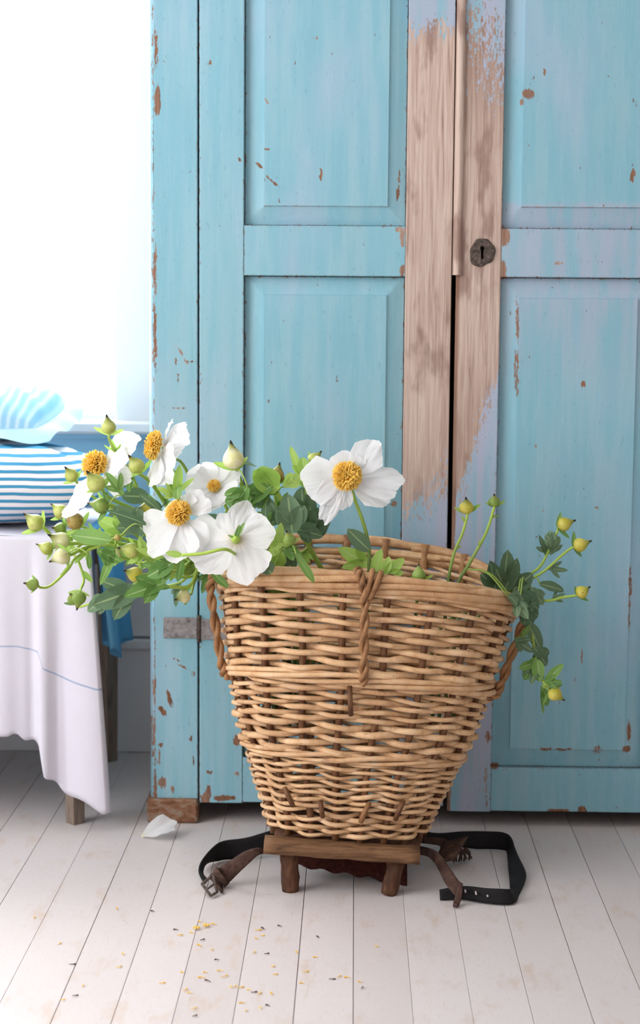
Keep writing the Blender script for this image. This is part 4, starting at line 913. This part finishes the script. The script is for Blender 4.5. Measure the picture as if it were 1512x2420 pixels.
# leaves read off one by one: base, tip, depth, width ratio, lobes, tone, face turn (x, z), curl
LEAVES = [
 ((262, 1278), (165, 1262), 2.99, .42, 0, 'm', (0, .5), .05), ((345, 1258), (268, 1196), 3.02, .5, 1, 'd', (0, .2), .1), ((300, 1262), (228, 1222), 3.00, .45, 1, 'b', (.1, .3), .1),
 ((345, 1240), (250, 1195), 2.97, .22, 0, 'd', (0, .9), .2), ((290, 1170), (250, 1110), 2.99, .3, 1, 'm', (.3, .2), .2), ((350, 1175), (285, 1170), 3.04, .62, 0, 'd', (0, .2), .1),
 ((380, 1210), (330, 1165), 3.0, .3, 0, 'd', (.4, .1), .1), ((318, 1120), (268, 1160), 3.02, .35, 1, 'm', (-.3, 0), .25), ((230, 1300), (290, 1330), 3.0, .4, 1, 'm', (0, 0), .2), ((270, 1300), (236, 1385), 3.01, .24, 0, 'm', (.3, 0), .1),
 ((410, 1330), (345, 1362), 2.97, .6, 1, 'm', (0, .2), .1), ((400, 1325), (318, 1296), 2.95, .25, 0, 'b', (0, .3), .0), ((430, 1322), (420, 1376), 2.96, .36, 0, 'm', (.3, 0), .05), ((360, 1318), (330, 1270), 2.95, .22, 0, 'b', (0, 0), .1),
 ((390, 1378), (290, 1408), 3.05, .42, 1, 'm', (0, .3), .1), ((330, 1392), (215, 1430), 3.26, .45, 1, 'd', (0, .1), .1), ((255, 1412), (200, 1445), 3.30, .5, 1, 'd', (0, .1), .2), ((210, 1310), (212, 1350), 3.0, .3, 0, 'm', (.2, 0), .2),
 ((412, 1170), (404, 1100), 2.97, .3, 0, 'b', (0, 0), .15), ((415, 1165), (425, 1098), 2.97, .34, 0, 'b', (.3, 0), .0), ((418, 1165), (458, 1128), 2.97, .24, 0, 'b', (0, .2), .2), ((408, 1160), (386, 1092), 3.0, .3, 1, 'd', (0, 0), .2),
 ((414, 1175), (372, 1150), 2.99, .3, 1, 'b', (0, .2), .1), ((420, 1180), (418, 1140), 2.95, .6, 0, 'm', (0, 0), .3), ((430, 1200), (466, 1206), 2.96, .5, 0, 'b', (0, .4), .1), ((560, 1135), (470, 1110), 3.06, .38, 0, 'm', (0, .6), .25),
 ((560, 1090), (608, 1100), 3.04, .22, 0, 'd', (0, .8), .1), ((655, 1160), (598, 1110), 3.0, .75, 2, 'b', (0, .1), .1), ((640, 1150), (560, 1195), 2.97, .5, 2, 'm', (0, .3), .2), ((630, 1160), (625, 1235), 2.96, .3, 1, 'd', (.2, 0), .1), ((585, 1150), (540, 1210), 2.97, .5, 2, 'm', (.1, .2), .2),
 ((670, 1150), (720, 1115), 3.02, .45, 1, 'b', (0, .3), .2), ((710, 1120), (684, 1054), 3.03, .26, 0, 'b', (0, 0), .15), ((722, 1125), (714, 1080), 3.02, .7, 0, 'b', (0, 0), .1), ((715, 1120), (690, 1100), 3.03, .5, 0, 'b', (0, .2), .1),
 ((690, 1260), (680, 1165), 3.0, .62, 1, 'd', (0, .1), .1), ((720, 1260), (780, 1200), 3.06, .7, 1, 'd', (.1, .1), .1), ((715, 1230), (715, 1150), 3.07, .7, 1, 'd', (.2, 0), .1), ((700, 1250), (765, 1265), 3.03, .55, 1, 'd', (0, .2), .2), ((640, 1240), (680, 1190), 3.05, .55, 1, 'd', (0, .1), .1),
 ((660, 1300), (620, 1225), 2.96, .36, 1, 'b', (.3, 0), .1), ((670, 1300), (715, 1310), 2.95, .5, 1, 'm', (0, .2), .2), ((700, 1310), (745, 1380), 2.93, .24, 0, 'm', (.3, 0), .05), ((660, 1345), (640, 1290), 3.0, .75, 1, 'b', (0, 0), .05), ((600, 1370), (560, 1320), 3.02, .5, 1, 'd', (0, 0), .1), ((560, 1370), (590, 1320), 3.0, .42, 0, 'm', (0, 0), .1),
 ((640, 1355), (618, 1320), 2.97, .6, 1, 'd', (0, 0), .1), ((500, 1350), (540, 1390), 3.05, .35, 0, 'm', (0, 0), .1), ((690, 1350), (660, 1280), 3.04, .6, 1, 'd', (0, 0), .1), ((600, 1250), (640, 1210), 3.02, .5, 1, 'm', (0, 0), .1), ((530, 1230), (460, 1225), 3.03, .4, 0, 'd', (0, .4), .1), ((560, 1240), (505, 1222), 3.04, .4, 0, 'm', (0, .5), .1),
 ((872, 1300), (818, 1250), 3.0, .5, 0, 'd', (.5, .2), -.1), ((872, 1335), (800, 1295), 3.0, .42, 1, 'b', (0, .1), .1), ((885, 1365), (900, 1298), 2.98, .45, 0, 'b', (0, 0), .1), ((905, 1362), (955, 1318), 2.98, .45, 1, 'b', (0, .1), .1), ((895, 1366), (938, 1362), 2.97, .4, 0, 'm', (0, .6), .1),
 ((1170, 1395), (1160, 1325), 3.1, .62, 1, 'd', (.1, 0), .1), ((1185, 1400), (1205, 1300), 3.09, .46, 1, 'd', (.4, 0), .1), ((1190, 1400), (1225, 1320), 3.1, .4, 0, 'd', (.5, .1), .1), ((1180, 1405), (1135, 1395), 3.12, .4, 0, 'd', (0, .3), .1), ((1210, 1395), (1262, 1355), 3.12, .6, 1, 'd', (.2, .2), .2),
 ((1225, 1400), (1275, 1440), 3.1, .6, 2, 'd', (.2, 0), .15), ((1230, 1405), (1262, 1480), 3.08, .5, 2, 'd', (.3, 0), .1), ((1275, 1380), (1338, 1394), 3.12, .38, 0, 'd', (0, .4), .15), ((1255, 1390), (1285, 1430), 3.14, .5, 1, 'd', (0, 0), .2), ((1215, 1420), (1250, 1460), 3.07, .5, 1, 'd', (.1, .1), .2), ((1200, 1410), (1240, 1420), 3.1, .6, 1, 'd', (0, .1), .2),
 ((1245, 1470), (1282, 1540), 3.05, .42, 0, 'd', (.1, .1), .1), ((1250, 1480), (1228, 1510), 3.06, .4, 0, 'm', (0, 0), .1), ((1262, 1530), (1295, 1575), 3.06, .55, 1, 'd', (0, 0), .1), ((1215, 1510), (1262, 1540), 3.12, .4, 1, 'd', (0, 0), .2), ((1266, 1555), (1238, 1610), 3.06, .5, 1, 'm', (0, 0), .1), ((1270, 1560), (1275, 1612), 3.05, .6, 0, 'm', (0, 0), .1),
 ((1288, 1612), (1332, 1568), 3.03, .36, 0, 'm', (0, .2), .05), ((1285, 1610), (1330, 1612), 3.02, .36, 1, 'm', (0, .3), .1), ((1283, 1625), (1296, 1672), 3.04, .3, 0, 'm', (.2, 0), .1), ((1280, 1620), (1284, 1690), 3.05, .14, 0, 'm', (.2, 0), .1), ((1310, 1300), (1298, 1252), 3.15, .5, 2, 'd', (.1, 0), .1), ((1300, 1310), (1322, 1268), 3.15, .4, 1, 'd', (.2, 0), .1),
]
def nearest(pt, tones):
    best = None
    for (T, cs, tone) in ALLST:
        dd = np.linalg.norm(cs - pt, axis=1).min()
        if best is None or dd < best[0]: best = (dd, T, cs)
    return best
NUDGE = {43: 0.016, 44: -0.04, 53: 0.012, 54: 0.03, 55: 0.012, 56: 0.02, 62: -0.02, 63: -0.012, 66: -0.02, 67: -0.064, 71: -0.02}
def place_leaves():
    for i, (a, b, Y0, wr, lb, tone, turn, curl) in enumerate(LEAVES):
        Y0 += NUDGE.get(i, 0.0); best = None
        for dy in [0] + [sg * q * 0.009 for q in range(1, 9) for sg in (1, -1)]:
            rr = random.Random(900 + i); Y = Y0 + dy; A = P(*a, Y); B = P(*b, Y + rr.uniform(-0.02, 0.015)); nor = CAMN + np.array([turn[0] + rr.uniform(-.25, .25), 0, turn[1] + rr.uniform(-.2, .3)])
            cand = sorted(((float(np.linalg.norm(cs - A, axis=1).min()), q) for q, (T, cs, _) in enumerate(ALLST)))[:4]
            for dd, q in cand:
                if dd > cand[0][0] + 0.03: break
                T, cs, _ = ALLST[q]; own = rootname(T); j = int(np.linalg.norm(cs - A, axis=1).argmin()); m = leaf_mesh(A, B, nor, wr, lb, curl, i); n = clash(np.concatenate(m.v), m.f, own); st = None
                if dd > 0.004:
                    st = tube(spline([A, (A + cs[j]) / 2 + np.array([0, 0, 0.2 * dd]), cs[j]], 8), 0.0015, 5); n += clash(st[0], st[1], own)
                cost = n * 10 + abs(dy) * 20 + dd * 30
                if best is None or cost < best[0]: best = (cost, n, m, st, T, A)
            if best[1] == 0 and best[0] < 20 * abs(dy) + 0.6: break
        if best[1]:
            T, A = best[4], best[5]; own = rootname(T); B0 = A + (P(*b, A[1]) - A); L_ = np.linalg.norm(B0 - A)
            for (sx, sy, rn) in TURNS[1:]:
                e = nrm(nrm(B0 - A) + sx * nrm(np.cross(B0 - A, [0, 1, 0.01])) + sy * np.array([0, 1.0, 0])); m = leaf_mesh(A, A + e * L_, CAMN + rn * np.array([1.0, 0, 0.6]), wr, lb, curl, i)
                n = clash(np.concatenate(m.v), m.f, own) + (clash(best[3][0], best[3][1], own) if best[3] is not None else 0)
                if n < best[1]: best = (0, n, m, best[3], T, A)
                if best[1] == 0: break
        _, n, m, st, T, A = best; m.build('leaf', M[lt[tone]], T, True, A)
        if st is not None: k = MB(); k.add(st[0], st[1], u=0.4); k.build('leaf_stalk', M['stem'], T)

def petal_mesh(c, d, nor, L, W, bend, ph, cup=0.12):
    """fan petal: d = outward in the flower plane, nor = facing, bend > 0 lifts it towards the facing side"""
    d = nrm(d); nor = nrm(nor - d * (nor @ d)); side = np.cross(d, nor); nu, nv = 16, 19; V = []; U = []; Vv = []
    rr = random.Random(ph); q = [rr.random() * 6.28 for _ in range(6)]
    for i in range(nu):
        u = i / (nu - 1)
        g = 0.12 + 0.88 * math.sin(min(1, u * 1.12) * math.pi / 2) ** 1.25
        for j in range(nv):
            v = 2 * j / (nv - 1) - 1
            edge = 1 - 0.30 * abs(v) ** 2.8 + (0.06 * math.sin(v * 3.3 + q[0]) + 0.022 * math.sin(v * 7 + q[1]) + 0.012 * math.sin(v * 23 + q[2])) * (u ** 4)
            r_ = L * u * edge; x = W * 0.5 * g * v * (1 + 0.05 * math.sin(u * 9 + q[2]))
            h = bend * r_ + cup * W * v * v * u + L * u * (0.09 * u * math.sin(v * 2.6 + q[3]) + 0.05 * math.sin(v * 5 + u * 4 + q[4]) * u + 0.022 * math.sin(v * 13 + u * 9 + q[5]) + 0.014 * math.sin(v * 24 - u * 7 + q[0])) - L * 0.10 * u ** 3
            V.append(np.array(c) + d * r_ * math.cos(min(1, abs(bend)) * 0.6) + side * x + nor * h); U.append(u); Vv.append(v + ph % 7)
    return np.array(V), np.array(U), np.array(Vv)
def petal(parent, c, d, nor, L, W, bend, ph, cup=0.12):
    """builds the petal, bent or cupped a little further where it would cut through a neighbour"""
    own = rootname(parent) if parent else ''; best = None
    for db in (0, .08, -.08, .16, -.16, .26, -.26, .36, -.36, .5, -.5):
        V, U, Vv = petal_mesh(c, d, nor, L, W, bend + db, ph, cup); n = clash(V, gridfaces(16, 19), own) if parent else 0
        if best is None or n < best[0]: best = (n, V, U, Vv)
        if n == 0: break
    return mk('petal', best[1], gridfaces(16, 19), M['petal'], parent, True, dict(u=best[2], v=best[3]), np.array(c))
def stamens(parent, c, nor, r, squash=0.8, n=340, seed=0):
    rr = np.random.RandomState(seed); nor = nrm(nor); a = nrm(np.cross(nor, [0.1, 0.3, 1])); e = np.cross(nor, a); m = MB(); k = 5
    core = []; F_ = []
    for i in range(n):
        z = rr.uniform(-0.5, 1); t = rr.rand() * 6.283; q = math.sqrt(1 - z * z); d = nor * z * squash + (a * math.cos(t) + e * math.sin(t)) * q; L = r * rr.uniform(0.8, 1.08)
        if z > 0.86: L *= 0.72
        s1 = nrm(np.cross(d, [0.3, 0.2, 0.9])); s2 = np.cross(nrm(d), s1); p0 = c + d * r * 0.35; p1 = c + d * L * 0.86; p2 = c + d * L
        w0, w1 = r * 0.026, r * 0.055
        V = [p0 + s1 * w0, p0 - s1 * w0 * .5 + s2 * w0, p0 - s1 * w0 * .5 - s2 * w0, p1 + s1 * w1, p1 - s1 * w1 * .5 + s2 * w1, p1 - s1 * w1 * .5 - s2 * w1, p2]
        m.add(V, [(0, 1, 4, 3), (1, 2, 5, 4), (2, 0, 3, 5), (3, 4, 6), (4, 5, 6), (5, 3, 6)], u=np.array([0, 0, 0, .8, .8, .8, 1]) * rr.uniform(0.7, 1))
    o = m.build('stamens', M['stamen'], parent, False, np.array(c)); o['kind'] = 'stuff'
    V = []
    for i in range(5):
        ph = math.pi * (0.12 + 0.76 * i / 4)
        for j in range(10): V.append(c + r * 0.5 * (nor * math.cos(ph) * squash + math.sin(ph) * (a * math.cos(j * .6283) + e * math.sin(j * .6283))))
    f = [(i * 10 + j, i * 10 + (j + 1) % 10, (i + 1) * 10 + (j + 1) % 10, (i + 1) * 10 + j) for i in range(4) for j in range(10)] + [tuple(range(10)), tuple(range(40, 50))]
    m = MB(); m.add(V, f, u=0.0); m.build('pistil', M['stamen'], parent, True, np.array(c))
FLW = [  # label, centre, Y, facing, ball radius px (0 none), squash, petals (angle, length, width, bend), stem path, entry
 ('large open white poppy with a golden centre standing above the basket rim', (822, 1127), 2.98, (-.12, -.95, .22), 37, .75, [(188, 98, 104, .12), (222, 80, 60, .15), (48, 98, 76, .1), (-8, 122, 72, .02), (-32, 100, 60, 0), (90, 52, 80, .2), (240, 118, 44, .1), (262, 70, 34, .1)], [(838, 1180), (858, 1235), (871, 1290), (872, 1352), (868, 1450)], 'M', 3.02),
 ('white poppy whose golden ball stands against the striped pillow', (238, 1103), 3.06, (-.72, -.6, .32), 36, .85, [(35, 118, 96, .1), (5, 100, 80, .0), (252, 128, 92, .1), (-28, 110, 70, .1)], [(268, 1130), (330, 1160), (400, 1250), (470, 1330)], 'L', 3.15),
 ('side-turned white poppy with golden centre against the wardrobe edge', (378, 1056), 3.03, (-.85, -.42, .25), 36, .62, [(38, 95, 70, -.1), (62, 70, 26, .2), (18, 60, 60, -.2), (-58, 100, 104, .1), (225, 100, 84, .1), (-95, 90, 70, .2)], [(410, 1080), (440, 1110), (468, 1160), (500, 1280)], 'L', 3.13),
 ('half closed white poppy showing a sliver of yellow among the leaves', (508, 1152), 3.00, (-.25, -.75, .6), 17, .9, [(180, 68, 96, .35), (230, 60, 86, .4), (140, 58, 70, .4), (28, 66, 72, .3), (90, 56, 72, .3), (-40, 60, 80, .5), (285, 62, 80, .45)], [(530, 1190), (560, 1250), (600, 1320)], 'C', 3.12),
 ('white poppy with golden centre above two broad drooping petals', (428, 1218), 2.95, (-.35, -.72, .5), 33, .8, [(212, 108, 118, -.12), (262, 98, 104, -.15), (295, 86, 90, -.1), (40, 70, 70, .0), (150, 46, 60, .1), (90, 50, 70, 0)], [(450, 1240), (490, 1290), (530, 1340)], 'L', 3.14),
 ('white poppy turned away showing the back of its petals over the rim', (558, 1274), 2.93, (.05, .97, -.2), 26, .8, [(183, 114, 112, .02), (222, 108, 74, .05), (298, 100, 100, .05), (22, 84, 84, .05), (72, 84, 66, .1), (110, 64, 60, .1)], [(572, 1262), (596, 1235), (612, 1212), (640, 1240), (650, 1300)], 'C', 3.10),
]
NB = len(BUDS)
for i, (lab, c, Y, fc, br_, sq, pet, path, ent, ye) in enumerate(FLW):
    C_ = P(*c, Y); fc = nrm(fc); q = even([C_ - fc * 0.006] + route(path, Y, ye, ent)); LAID.append([q, np.linspace(0.0028, 0.004, len(q))])
    BALLS.append((C_ + fc * br_ * MPP(Y) * 0.45, br_ * MPP(Y) * 1.08, NB + i))
SPRIGS = (('thick dark green poppy stem lying across the left rim', [(375, 1340, 2.98), (430, 1354, 3.02), (490, 1368, 3.12)], .0046),
          ('slim poppy stem crossing the left rim just above the hinge', [(400, 1388, 3.08), (450, 1384, 3.1), (500, 1384, 3.13)], .0036),
          ('stout upright poppy stem leaning right inside the basket mouth', [(655, 1165, 3.02), (690, 1225, 3.03), (735, 1300, 3.05), (766, 1358, 3.07), (800, 1450, 3.1)], .005),
          ('long poppy stem reaching left across the turned flower', [(430, 1312, 2.895), (480, 1308, 2.89), (528, 1298, 2.893), (552, 1308, 2.925), (572, 1328, 3.0), (612, 1346, 3.06), (680, 1440, 3.12)], .0034))
for lab, path, r in SPRIGS:
    q = even(([P(*path[0])] + over_left([w_[:2] for w_ in path[1:]], path[0][2])) if 'left rim' in lab else pp(path[:-1]) + jit([path[-1]])); LAID.append([q, np.linspace(r * 0.85, r, len(q))])
PET = []
for i, (lab, c, Y, fc, br_, sq, pet, path, ent, ye) in enumerate(FLW):
    C_ = P(*c, Y); fc = nrm(fc)
    for k, (an, L, W, bd_) in enumerate(pet):
        a = math.radians(an); d0 = np.array([math.cos(a), 0, math.sin(a)]); d0 = nrm(d0 * 1.0 + np.array([0, 1, 0]) * (-(d0 @ fc) / (fc[1] if abs(fc[1]) > 0.35 else math.copysign(0.35, fc[1]))) * 0.8)
        PET.append((i, C_ - fc * 0.004 + d0 * br_ * MPP(Y) * 0.2, d0, fc, L * MPP(Y), 1.12 * W * MPP(Y), bd_, i * 40 + k * 3 + 1))
PV = [petal_mesh(*q[1:]) for q in PET]
def settle(rounds=75):
    """push stems apart, and away from buds, flower balls, petals and the basket, keeping the curves smooth and the bud ends fixed"""
    own = np.concatenate([np.full(len(q), k) for k, (q, r) in enumerate(LAID)]); rad = np.concatenate([r for q, r in LAID]); X0 = np.concatenate([q for q, r in LAID]); Xp = X0.copy()
    first = np.concatenate([np.clip(np.arange(len(q)) / 4.0, 0, 1) for q, r in LAID]); st = np.concatenate([[0], np.cumsum([len(q) for q, r in LAID])])
    bc = np.array([b for b, r, k in BALLS]); br = np.array([r for b, r, k in BALLS]); bo = np.array([k for b, r, k in BALLS])
    bv = []; bf = []; n = 0
    for o in bpy.data.objects:
        if o.type == 'MESH' and rootname(o) == 'pack_basket':
            w_ = worldloc(o); bv += [tuple(np.array(v.co) + w_) for v in o.data.vertices]; bf += [tuple(x + n for x in p.vertices) for p in o.data.polygons]; n = len(bv)
    bt = BVHTree.FromPolygons(bv, bf); pts_ = [(NB + q[0], BVHTree.FromPolygons(v.tolist(), gridfaces(16, 19)), v.min(0) - 0.01, v.max(0) + 0.01) for q, (v, _, _) in zip(PET, PV)]
    I = J = None
    for it in range(rounds):
        if it % 10 == 0:
            d2 = ((Xp[:, None, 0] - Xp[None, :, 0]) ** 2 + (Xp[:, None, 1] - Xp[None, :, 1]) ** 2 + (Xp[:, None, 2] - Xp[None, :, 2]) ** 2) < 0.022 ** 2
            I, J = np.nonzero(np.triu(d2, 1)); k = own[I] != own[J]; I, J = I[k], J[k]
        D = np.zeros_like(Xp); df = Xp[I] - Xp[J]; l = np.linalg.norm(df, axis=1) + 1e-9; g = rad[I] + rad[J] + 0.0022 - l; k = g > 0
        v = df[k] / l[k, None] * g[k, None] * 0.5; np.add.at(D, I[k], v); np.add.at(D, J[k], -v)
        for b, r, o in zip(bc, br, bo):
            df = Xp - b; l = np.linalg.norm(df, axis=1) + 1e-9; g = r + rad + 0.0015 - l; k = (g > 0) & (own != o); D[k] += df[k] / l[k, None] * g[k, None]
        if it % 3 == 0:
            for p in range(len(Xp)):
                x = Xp[p]
                if -0.36 < x[0] < 0.36 and x[2] < 0.66:
                    loc, no, _, ds = bt.find_nearest(Vector(x), rad[p] + 0.003)
                    if loc is not None and ds > 1e-6: w_ = x - np.array(loc); D[p] += w_ / ds * (rad[p] + 0.003 - ds)
                for o, tr, lo, hi in pts_:
                    if o == own[p] or (x < lo).any() or (x > hi).any(): continue
                    loc, no, _, ds = tr.find_nearest(Vector(x), rad[p] + 0.002)
                    if loc is not None and ds > 1e-6: w_ = x - np.array(loc); D[p] += w_ / ds * (rad[p] + 0.002 - ds)
        Xp = Xp + D * 0.8 * first[:, None]
        M_ = Xp - X0                                       # smooth the shift along each stem
        for k in range(len(LAID)):
            a, b = st[k], st[k + 1]
            for _ in range(2): M_[a + 1:b - 1] = 0.5 * M_[a + 1:b - 1] + 0.25 * (M_[a:b - 2] + M_[a + 2:b])
        Xp = X0 + M_
    for k in range(len(LAID)): LAID[k][0] = Xp[st[k]:st[k + 1]]
settle()
BT = []
for i, (lab, c, tp, L, mt, Y, path, ent, tone) in enumerate(BUDS):
    e = ENT[ent]; C_, T_, Lm, b, d = bud_frame(i)
    T = thing('poppy_bud', LAID[i][0][-1], lab, 'bud', 'unopened poppy buds in the basket'); BT.append(T)
    bud(T, C_, T_, Lm, mt, 0.37 if L > 42 else 0.4); cs = stem_mesh(T, LAID[i][0], LAID[i][1][0], LAID[i][1][-1]); ALLST.append((T, cs, tone))
def bud_leaves():
    for i, (lab, c, tp, L, mt, Y, path, ent, tone) in enumerate(BUDS):
        rr = random.Random(i + 350); T = BT[i]; cs = LAID[i][0]; C_, T_, Lm, b, d = bud_frame(i)
        for sg in (-1, 1):          # two small leaflets under the bud
            sd = nrm(np.cross(d, [0, 1, 0])) * sg
            leaf(T, b - d * Lm * rr.uniform(0.0, 0.05), b + d * Lm * rr.uniform(0.1, 0.5) + sd * Lm * rr.uniform(0.5, 0.8), CAMN + sd * 0.5, 0.26, 0, lt['b' if tone != 'd' else 'm'], rr.uniform(-0.2, 0.3), i * 7 + sg, 'leaflet')
        nleaf = 4 if (len(path) > 3 and ent in 'Ll') else 2 if len(path) > 3 else 1
        span = 0.5 if ent not in 'Ll' else 0.42
        for k in range(nleaf):      # leaves further down
            t = 0.1 + (span / nleaf) * k + 0.06 * rr.random(); j = min(len(cs) - 2, int(t * len(cs))); dd = nrm(cs[j + 1] - cs[j]); sd = np.cross(dd, [0, 1, 0]) * (1 if (k + i) % 2 else -1)
            Ll = rr.uniform(0.026, 0.046) if tone != 'd' else rr.uniform(0.035, 0.055)
            if ent == 'M': Ll *= 0.55
            leaf(T, cs[j], cs[j] + (-dd * 0.75 + sd * rr.uniform(0.35, 0.7) + np.array([0, rr.uniform(-0.5, 0.3), -0.15])) * Ll, CAMN + 0.7 * np.array([rr.uniform(-1, 1), 0, rr.uniform(-1, 1)]), rr.uniform(0.24, 0.36), 1 if Ll > 0.036 else 0, lt[tone], rr.uniform(0, 0.4), i * 31 + k)
FT_ = []
for i, (lab, c, Y, fc, br_, sq, pet, path, ent, ye) in enumerate(FLW):
    C_ = P(*c, Y); fc = nrm(fc); q = LAID[NB + i]
    T = thing('poppy_flower', q[0][-1], lab, 'flower', 'open white poppies'); FT_.append(T)
    if br_: stamens(T, C_ + fc * br_ * MPP(Y) * 0.45, fc, br_ * MPP(Y), sq, 720, i)
    ALLST.append((T, stem_mesh(T, q[0], 0.0028, 0.004), 'm'))
for k, (lab, path, r) in enumerate(SPRIGS):
    q = LAID[NB + len(FLW) + k]; T = thing('leafy_sprig', q[0][-1], lab, 'sprig'); ALLST.append((T, stem_mesh(T, q[0], r * 0.85, r), 'm'))
for q in PET: petal(FT_[q[0]], *q[1:])
C_ = P(*FLW[5][1], FLW[5][2]); fc = nrm(FLW[5][3]); T = FT_[5]      # calyx and sepals on the back of the turned flower
V, f = tube([C_ - fc * 0.002, C_ - fc * 0.01, C_ - fc * 0.016], [0.009, 0.008, 0.003], 8); m = MB(); m.add(V, f, u=0.0); m.build('calyx', M['stem'], T)
for q in ((578, 1235), (566, 1240), (538, 1264)): leaf(T, C_ - fc * 0.012, P(*q, FLW[5][2] - 0.015), CAMN, .26, 0, 'leafm', .1, 77, 'sepal')
place_leaves()
bud_leaves()
for (T, cs, _), (lab, path, r) in zip(ALLST[-4:], SPRIGS): leaf(T, cs[0], P(path[0][0] - 40, path[0][1] - 6, path[0][2]), CAMN, .4, 0, 'leafb' if r < .0036 else 'leafm', .1, 5)

# ------------------------------------------------------------------ fallen petals and stamens
pt = petal(None, FL(334, 1966, 0.012), np.array([.96, .12, .30]), np.array([-.28, -.5, .8]), 0.074, 0.058, 0.06, 5, 0.3)
pt.name = 'fallen_petal'; zmin = min((pt.location.z + v.co.z) for v in pt.data.vertices); pt.location.z += 0.0012 - zmin
tag(pt, 'curled white petal dropped on the floor by the wardrobe foot', 'petal')
SP = [(415, 2199), (470, 2180), (452, 2206), (505, 2186), (478, 2222), (500, 2246), (470, 2236), (275, 2149), (360, 2155), (80, 2170), (140, 2231), (290, 2256), (172, 2280), (280, 2286), (195, 2331), (148, 2364), (178, 2354), (383, 2324), (430, 2300), (425, 2211), (512, 2270), (520, 2296), (530, 2308), (476, 2312), (490, 2320), (437, 2340), (448, 2348), (458, 2384), (460, 2402),
      (555, 2332), (568, 2334), (588, 2341), (600, 2346), (612, 2349), (640, 2350), (572, 2372), (632, 2378), (615, 2384), (580, 2390), (610, 2199), (620, 2196), (605, 2220), (620, 2212), (600, 2252), (630, 2255), (645, 2285), (650, 2304), (700, 2252), (750, 2216), (745, 2264), (722, 2297), (712, 2325), (785, 2315), (800, 2309), (820, 2312), (850, 2322), (855, 2336), (890, 2238), (485, 2300), (545, 2334), (660, 2190)]
for i, (px, py) in enumerate(SP):
    c = FL(px, py); an = R.uniform(0, 3.14); L = R.uniform(0.007, 0.013); d = np.array([math.cos(an), math.sin(an), 0]) * L / 2
    p = spline([c - d + [0, 0, .0014], c + np.array([d[1], -d[0], 0]) * .3 + [0, 0, .0018], c + d + [0, 0, .0014]], 7)
    V, f = tube(p, [.0006, .0006, .0006, .0007, .001, .0014, .0007], 5); m = MB(); m.add(V, f, u=R.random())
    tag(m.build('fallen_stamen', M['stamen'] if i % 4 else M['bark'], None), 'tiny dropped poppy stamen lying on the white floorboards', 'stamen', 'stamens scattered on the floor')
for k, (px, py) in enumerate(((487, 2190), (464, 2196))):
    m = MB(); c = FL(px, py)
    for i in range(7):
        an = i * 0.9; d = np.array([math.cos(an), math.sin(an), 0.35]) * 0.0065; V, f = tube(spline([c + [0, 0, .0016], c + d * .5 + [0, 0, .003], c + d], 5), [.0008, .0008, .001, .0015, .0008], 5); m.add(V, f, u=0.8)
    tag(m.build('stamen_tuft', M['stamen'], None), ('bright yellow stamen tuft lying just beside a floorboard seam', 'smaller yellow stamen tuft lying right on a floorboard seam')[k], 'stamen', 'stamen tufts on the floor')
